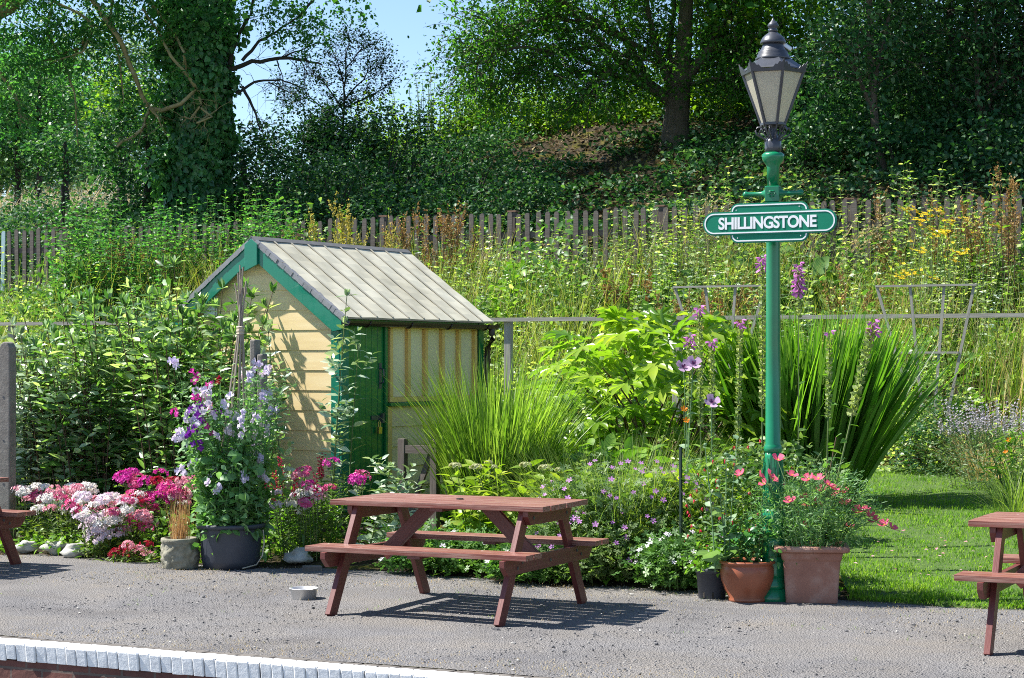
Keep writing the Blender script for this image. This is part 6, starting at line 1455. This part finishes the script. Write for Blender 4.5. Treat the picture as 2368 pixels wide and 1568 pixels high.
iv = Geo(); n = 14000; z = rng.uniform(-.1, tp[2] - b.z, n); a = rng.uniform(0, 2 * PI, n); zf = z / (tp[2] - b.z)
bul = .98 + .10 * np.sin(z * 2.1 + 1) + .16 * np.sin(a * 2 + z * 1.3) + .12 * np.sin(a * 3 - z * 2.2); rad = np.interp(z, [0, 1, 2.5, 4, 5, 9], [.52, .56, .58, .60, .66, .78]) * bul * rng.uniform(.72, 1.05, n)
axx = np.interp(zf, [0, 1], [0, tp[0] - b.x]); P = np.stack([axx + np.cos(a) * rad, np.sin(a) * rad, z], -1); nn = np.stack([np.cos(a), np.sin(a), np.full(n, .25)], -1)
D = rnd3(n) * .7 + [0, 0, -.8]; leaves(iv, P, D, nn + rnd3(n) * .8, rng.uniform(.09, .16, n), rng.uniform(.04, .07, n), LANCE)
for (x, y, r, nn_) in ((388, 120, .4, 420), (392, 250, .5, 600), (520, 70, .45, 500), (512, 320, .4, 420), (380, 390, .5, 520), (430, 470, .55, 520), (505, 440, .5, 420), (400, 20, .5, 480), (525, 190, .3, 200)):
    c = P_(x, y, -.1) - o; c[2] = max(c[2], .2); P = c + rnd3(nn_) * rng.uniform(.3, 1, (nn_, 1)) * r; foliage(iv, P, .13, .055, LANCE, rnd3(nn_) * .3 + [0, -.2, 0], .5)
part('ivy', iv, LF['ivy'], t)

# ash with lichened hanging branches, upper left, standing nearer
b = atw(-150, 27.3); d = b.y; t = tree('ash tree with lichen yellow branches hanging in from the upper left', 'ash_tree', loc=b); g = Geo(); f = Geo(); B0 = np.array(b)
limb(g, [B0 - [0, 0, .3], P_(-130, 200), P_(-60, 60), P_(40, -120)], .28, .14, 12, .01)
AL = [([(-60, 60), (100, -40), (280, -60), (420, -80)], .12), ([(180, -50), (270, 80), (325, 210), (345, 250), (330, 300), (270, 340)], .035), ([(345, 250), (375, 255), (420, 240), (455, 205), (430, 170), (395, 130), (370, 80), (330, 20)], .03), ([(455, 205), (465, 240), (440, 275), (425, 270)], .018), ([(465, 250), (490, 270), (455, 285), (500, 255)], .014), ([(345, 250), (365, 270), (372, 290)], .014), ([(200, 60), (190, 110), (130, 130), (60, 160)], .022), ([(260, -20), (255, 60), (275, 130), (285, 220)], .02), ([(120, 0), (110, 80), (150, 150), (175, 230), (180, 330)], .016), ([(-60, 60), (-10, 150), (40, 230), (50, 280)], .03), ([(60, -30), (200, 40), (215, 70), (190, 120), (130, 140)], .02), ([(300, -60), (360, 20), (405, 80), (425, 120), (430, 160)], .026)]
for i, (pts, r) in enumerate(AL):
    P = limb(g, [P_(x, y, rng.uniform(-.3, .3)) for x, y in pts], r * 1.5, max(r * .7, .014), 6, .05); Q = twigs(g, P, 10, .35, .007, 1.2, -.1, lo=.3, fan=2)
    if i not in (2, 3, 4, 5): crown(f, Q, 2, .1, .09, .02, LANCE)
for (x, y, rx, rz_, nc) in ((60, 30, 1.3, .7, 130), (200, 10, 1.2, .7, 120), (330, 20, 1.1, .6, 90), (60, 120, .9, .6, 80), (170, 110, .9, .5, 60), (300, 90, .8, .5, 34), (420, 40, .7, .5, 36), (430, 190, .35, .3, 14), (20, 190, .6, .45, 30), (490, 90, .5, .5, 24), (250, 150, .5, .25, 12), (530, 20, .5, .4, 16), (10, 300, .3, .4, 14)):
    Pc, dd = clumpy(P_(x, y, rng.uniform(-.5, .5)), (rx, .8, rz_), nc, 16, .11); foliage(f, Pc, .095, .021, LANCE, None, .5)
for q in range(6):
    c = P_(rng.uniform(-100, 560), rng.uniform(-320, -110), rng.uniform(-1, 1)); Pc, dd = clumpy(c, (1.8, 1.6, 1.0), 60, 20, .25); foliage(f, Pc, .10, .03, KITE)
canopy(f, -31, -24.5, 26.4, 33, 8.0, 11.5, 240)
finish(t, g, f, MT['lichen'], LF['ash'])
# trees at the left behind the hay field and the dark ones before it
def massed(label, x, w, yc, rx, rz_, nc, per, sig, L, mat, lo=.3, name='tree'):
    p = atw(x, w); zc = zat(yc, p.y) - p.z; t = tree(label, name, loc=p); g = Geo(); f = Geo(); limb(g, [np.array(p) - [0, 0, .3], np.array(p) + [.05, 0, zc * .6], np.array(p) + [0, 0, zc + rz_ * .3]], .11, .05); Pc, dd = clumpy(np.array(p) + [0, 0, zc], (rx, rx * .8, rz_), nc, per, sig, lo); k = Pc[:, 2] > p.z - .2; foliage(f, Pc[k], L, L * .4, KITE, dd[k] * .2, .3); finish(t, g, f, MT['barkdark'], LF[mat])
massed('hazy pale bluish tree beyond the hay field seen through the gap', 235, 78, 270, 4.2, 5.5, 520, 24, .55, .22, 'far')
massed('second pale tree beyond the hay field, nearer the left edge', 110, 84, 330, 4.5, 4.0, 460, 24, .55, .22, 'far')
massed('dark tree beyond the field at the left edge', 0, 70, 270, 4.2, 4.2, 420, 24, .42, .2, 'wood')
massed('dark bushy tree before the hay field at the left', 40, 44, 290, 1.9, 1.9, 280, 22, .3, .13, 'wood')
massed('dark leafy tree left of the ivy clad trunk', 335, 32, 350, 1.05, 2.0, 330, 20, .2, .10, 'wood')
massed('yellow green bush in the sun left of the ivy clad trunk', 280, 35, 240, .8, .8, 60, 16, .16, .10, 'backlit')
massed('dark scrubby tree at the foot of the hay field', 150, 41, 345, 1.1, .7, 90, 20, .22, .12, 'wood')
massed('big dark crown hanging over the hay field at the left', 90, 44, 215, 2.6, 1.5, 220, 22, .3, .13, 'ash')
massed('dark hedge tree at the end of the hay field', 345, 64, 380, 3.0, 2.2, 140, 22, .35, .18, 'wood')
massed('shady tree between the ivy trunk and the shrubs', 560, 33, 390, .9, .9, 90, 20, .2, .09, 'hawth')
massed('distant tree crown filling the far left horizon', -40, 90, 250, 5, 7, 260, 22, .6, .25, 'wood')
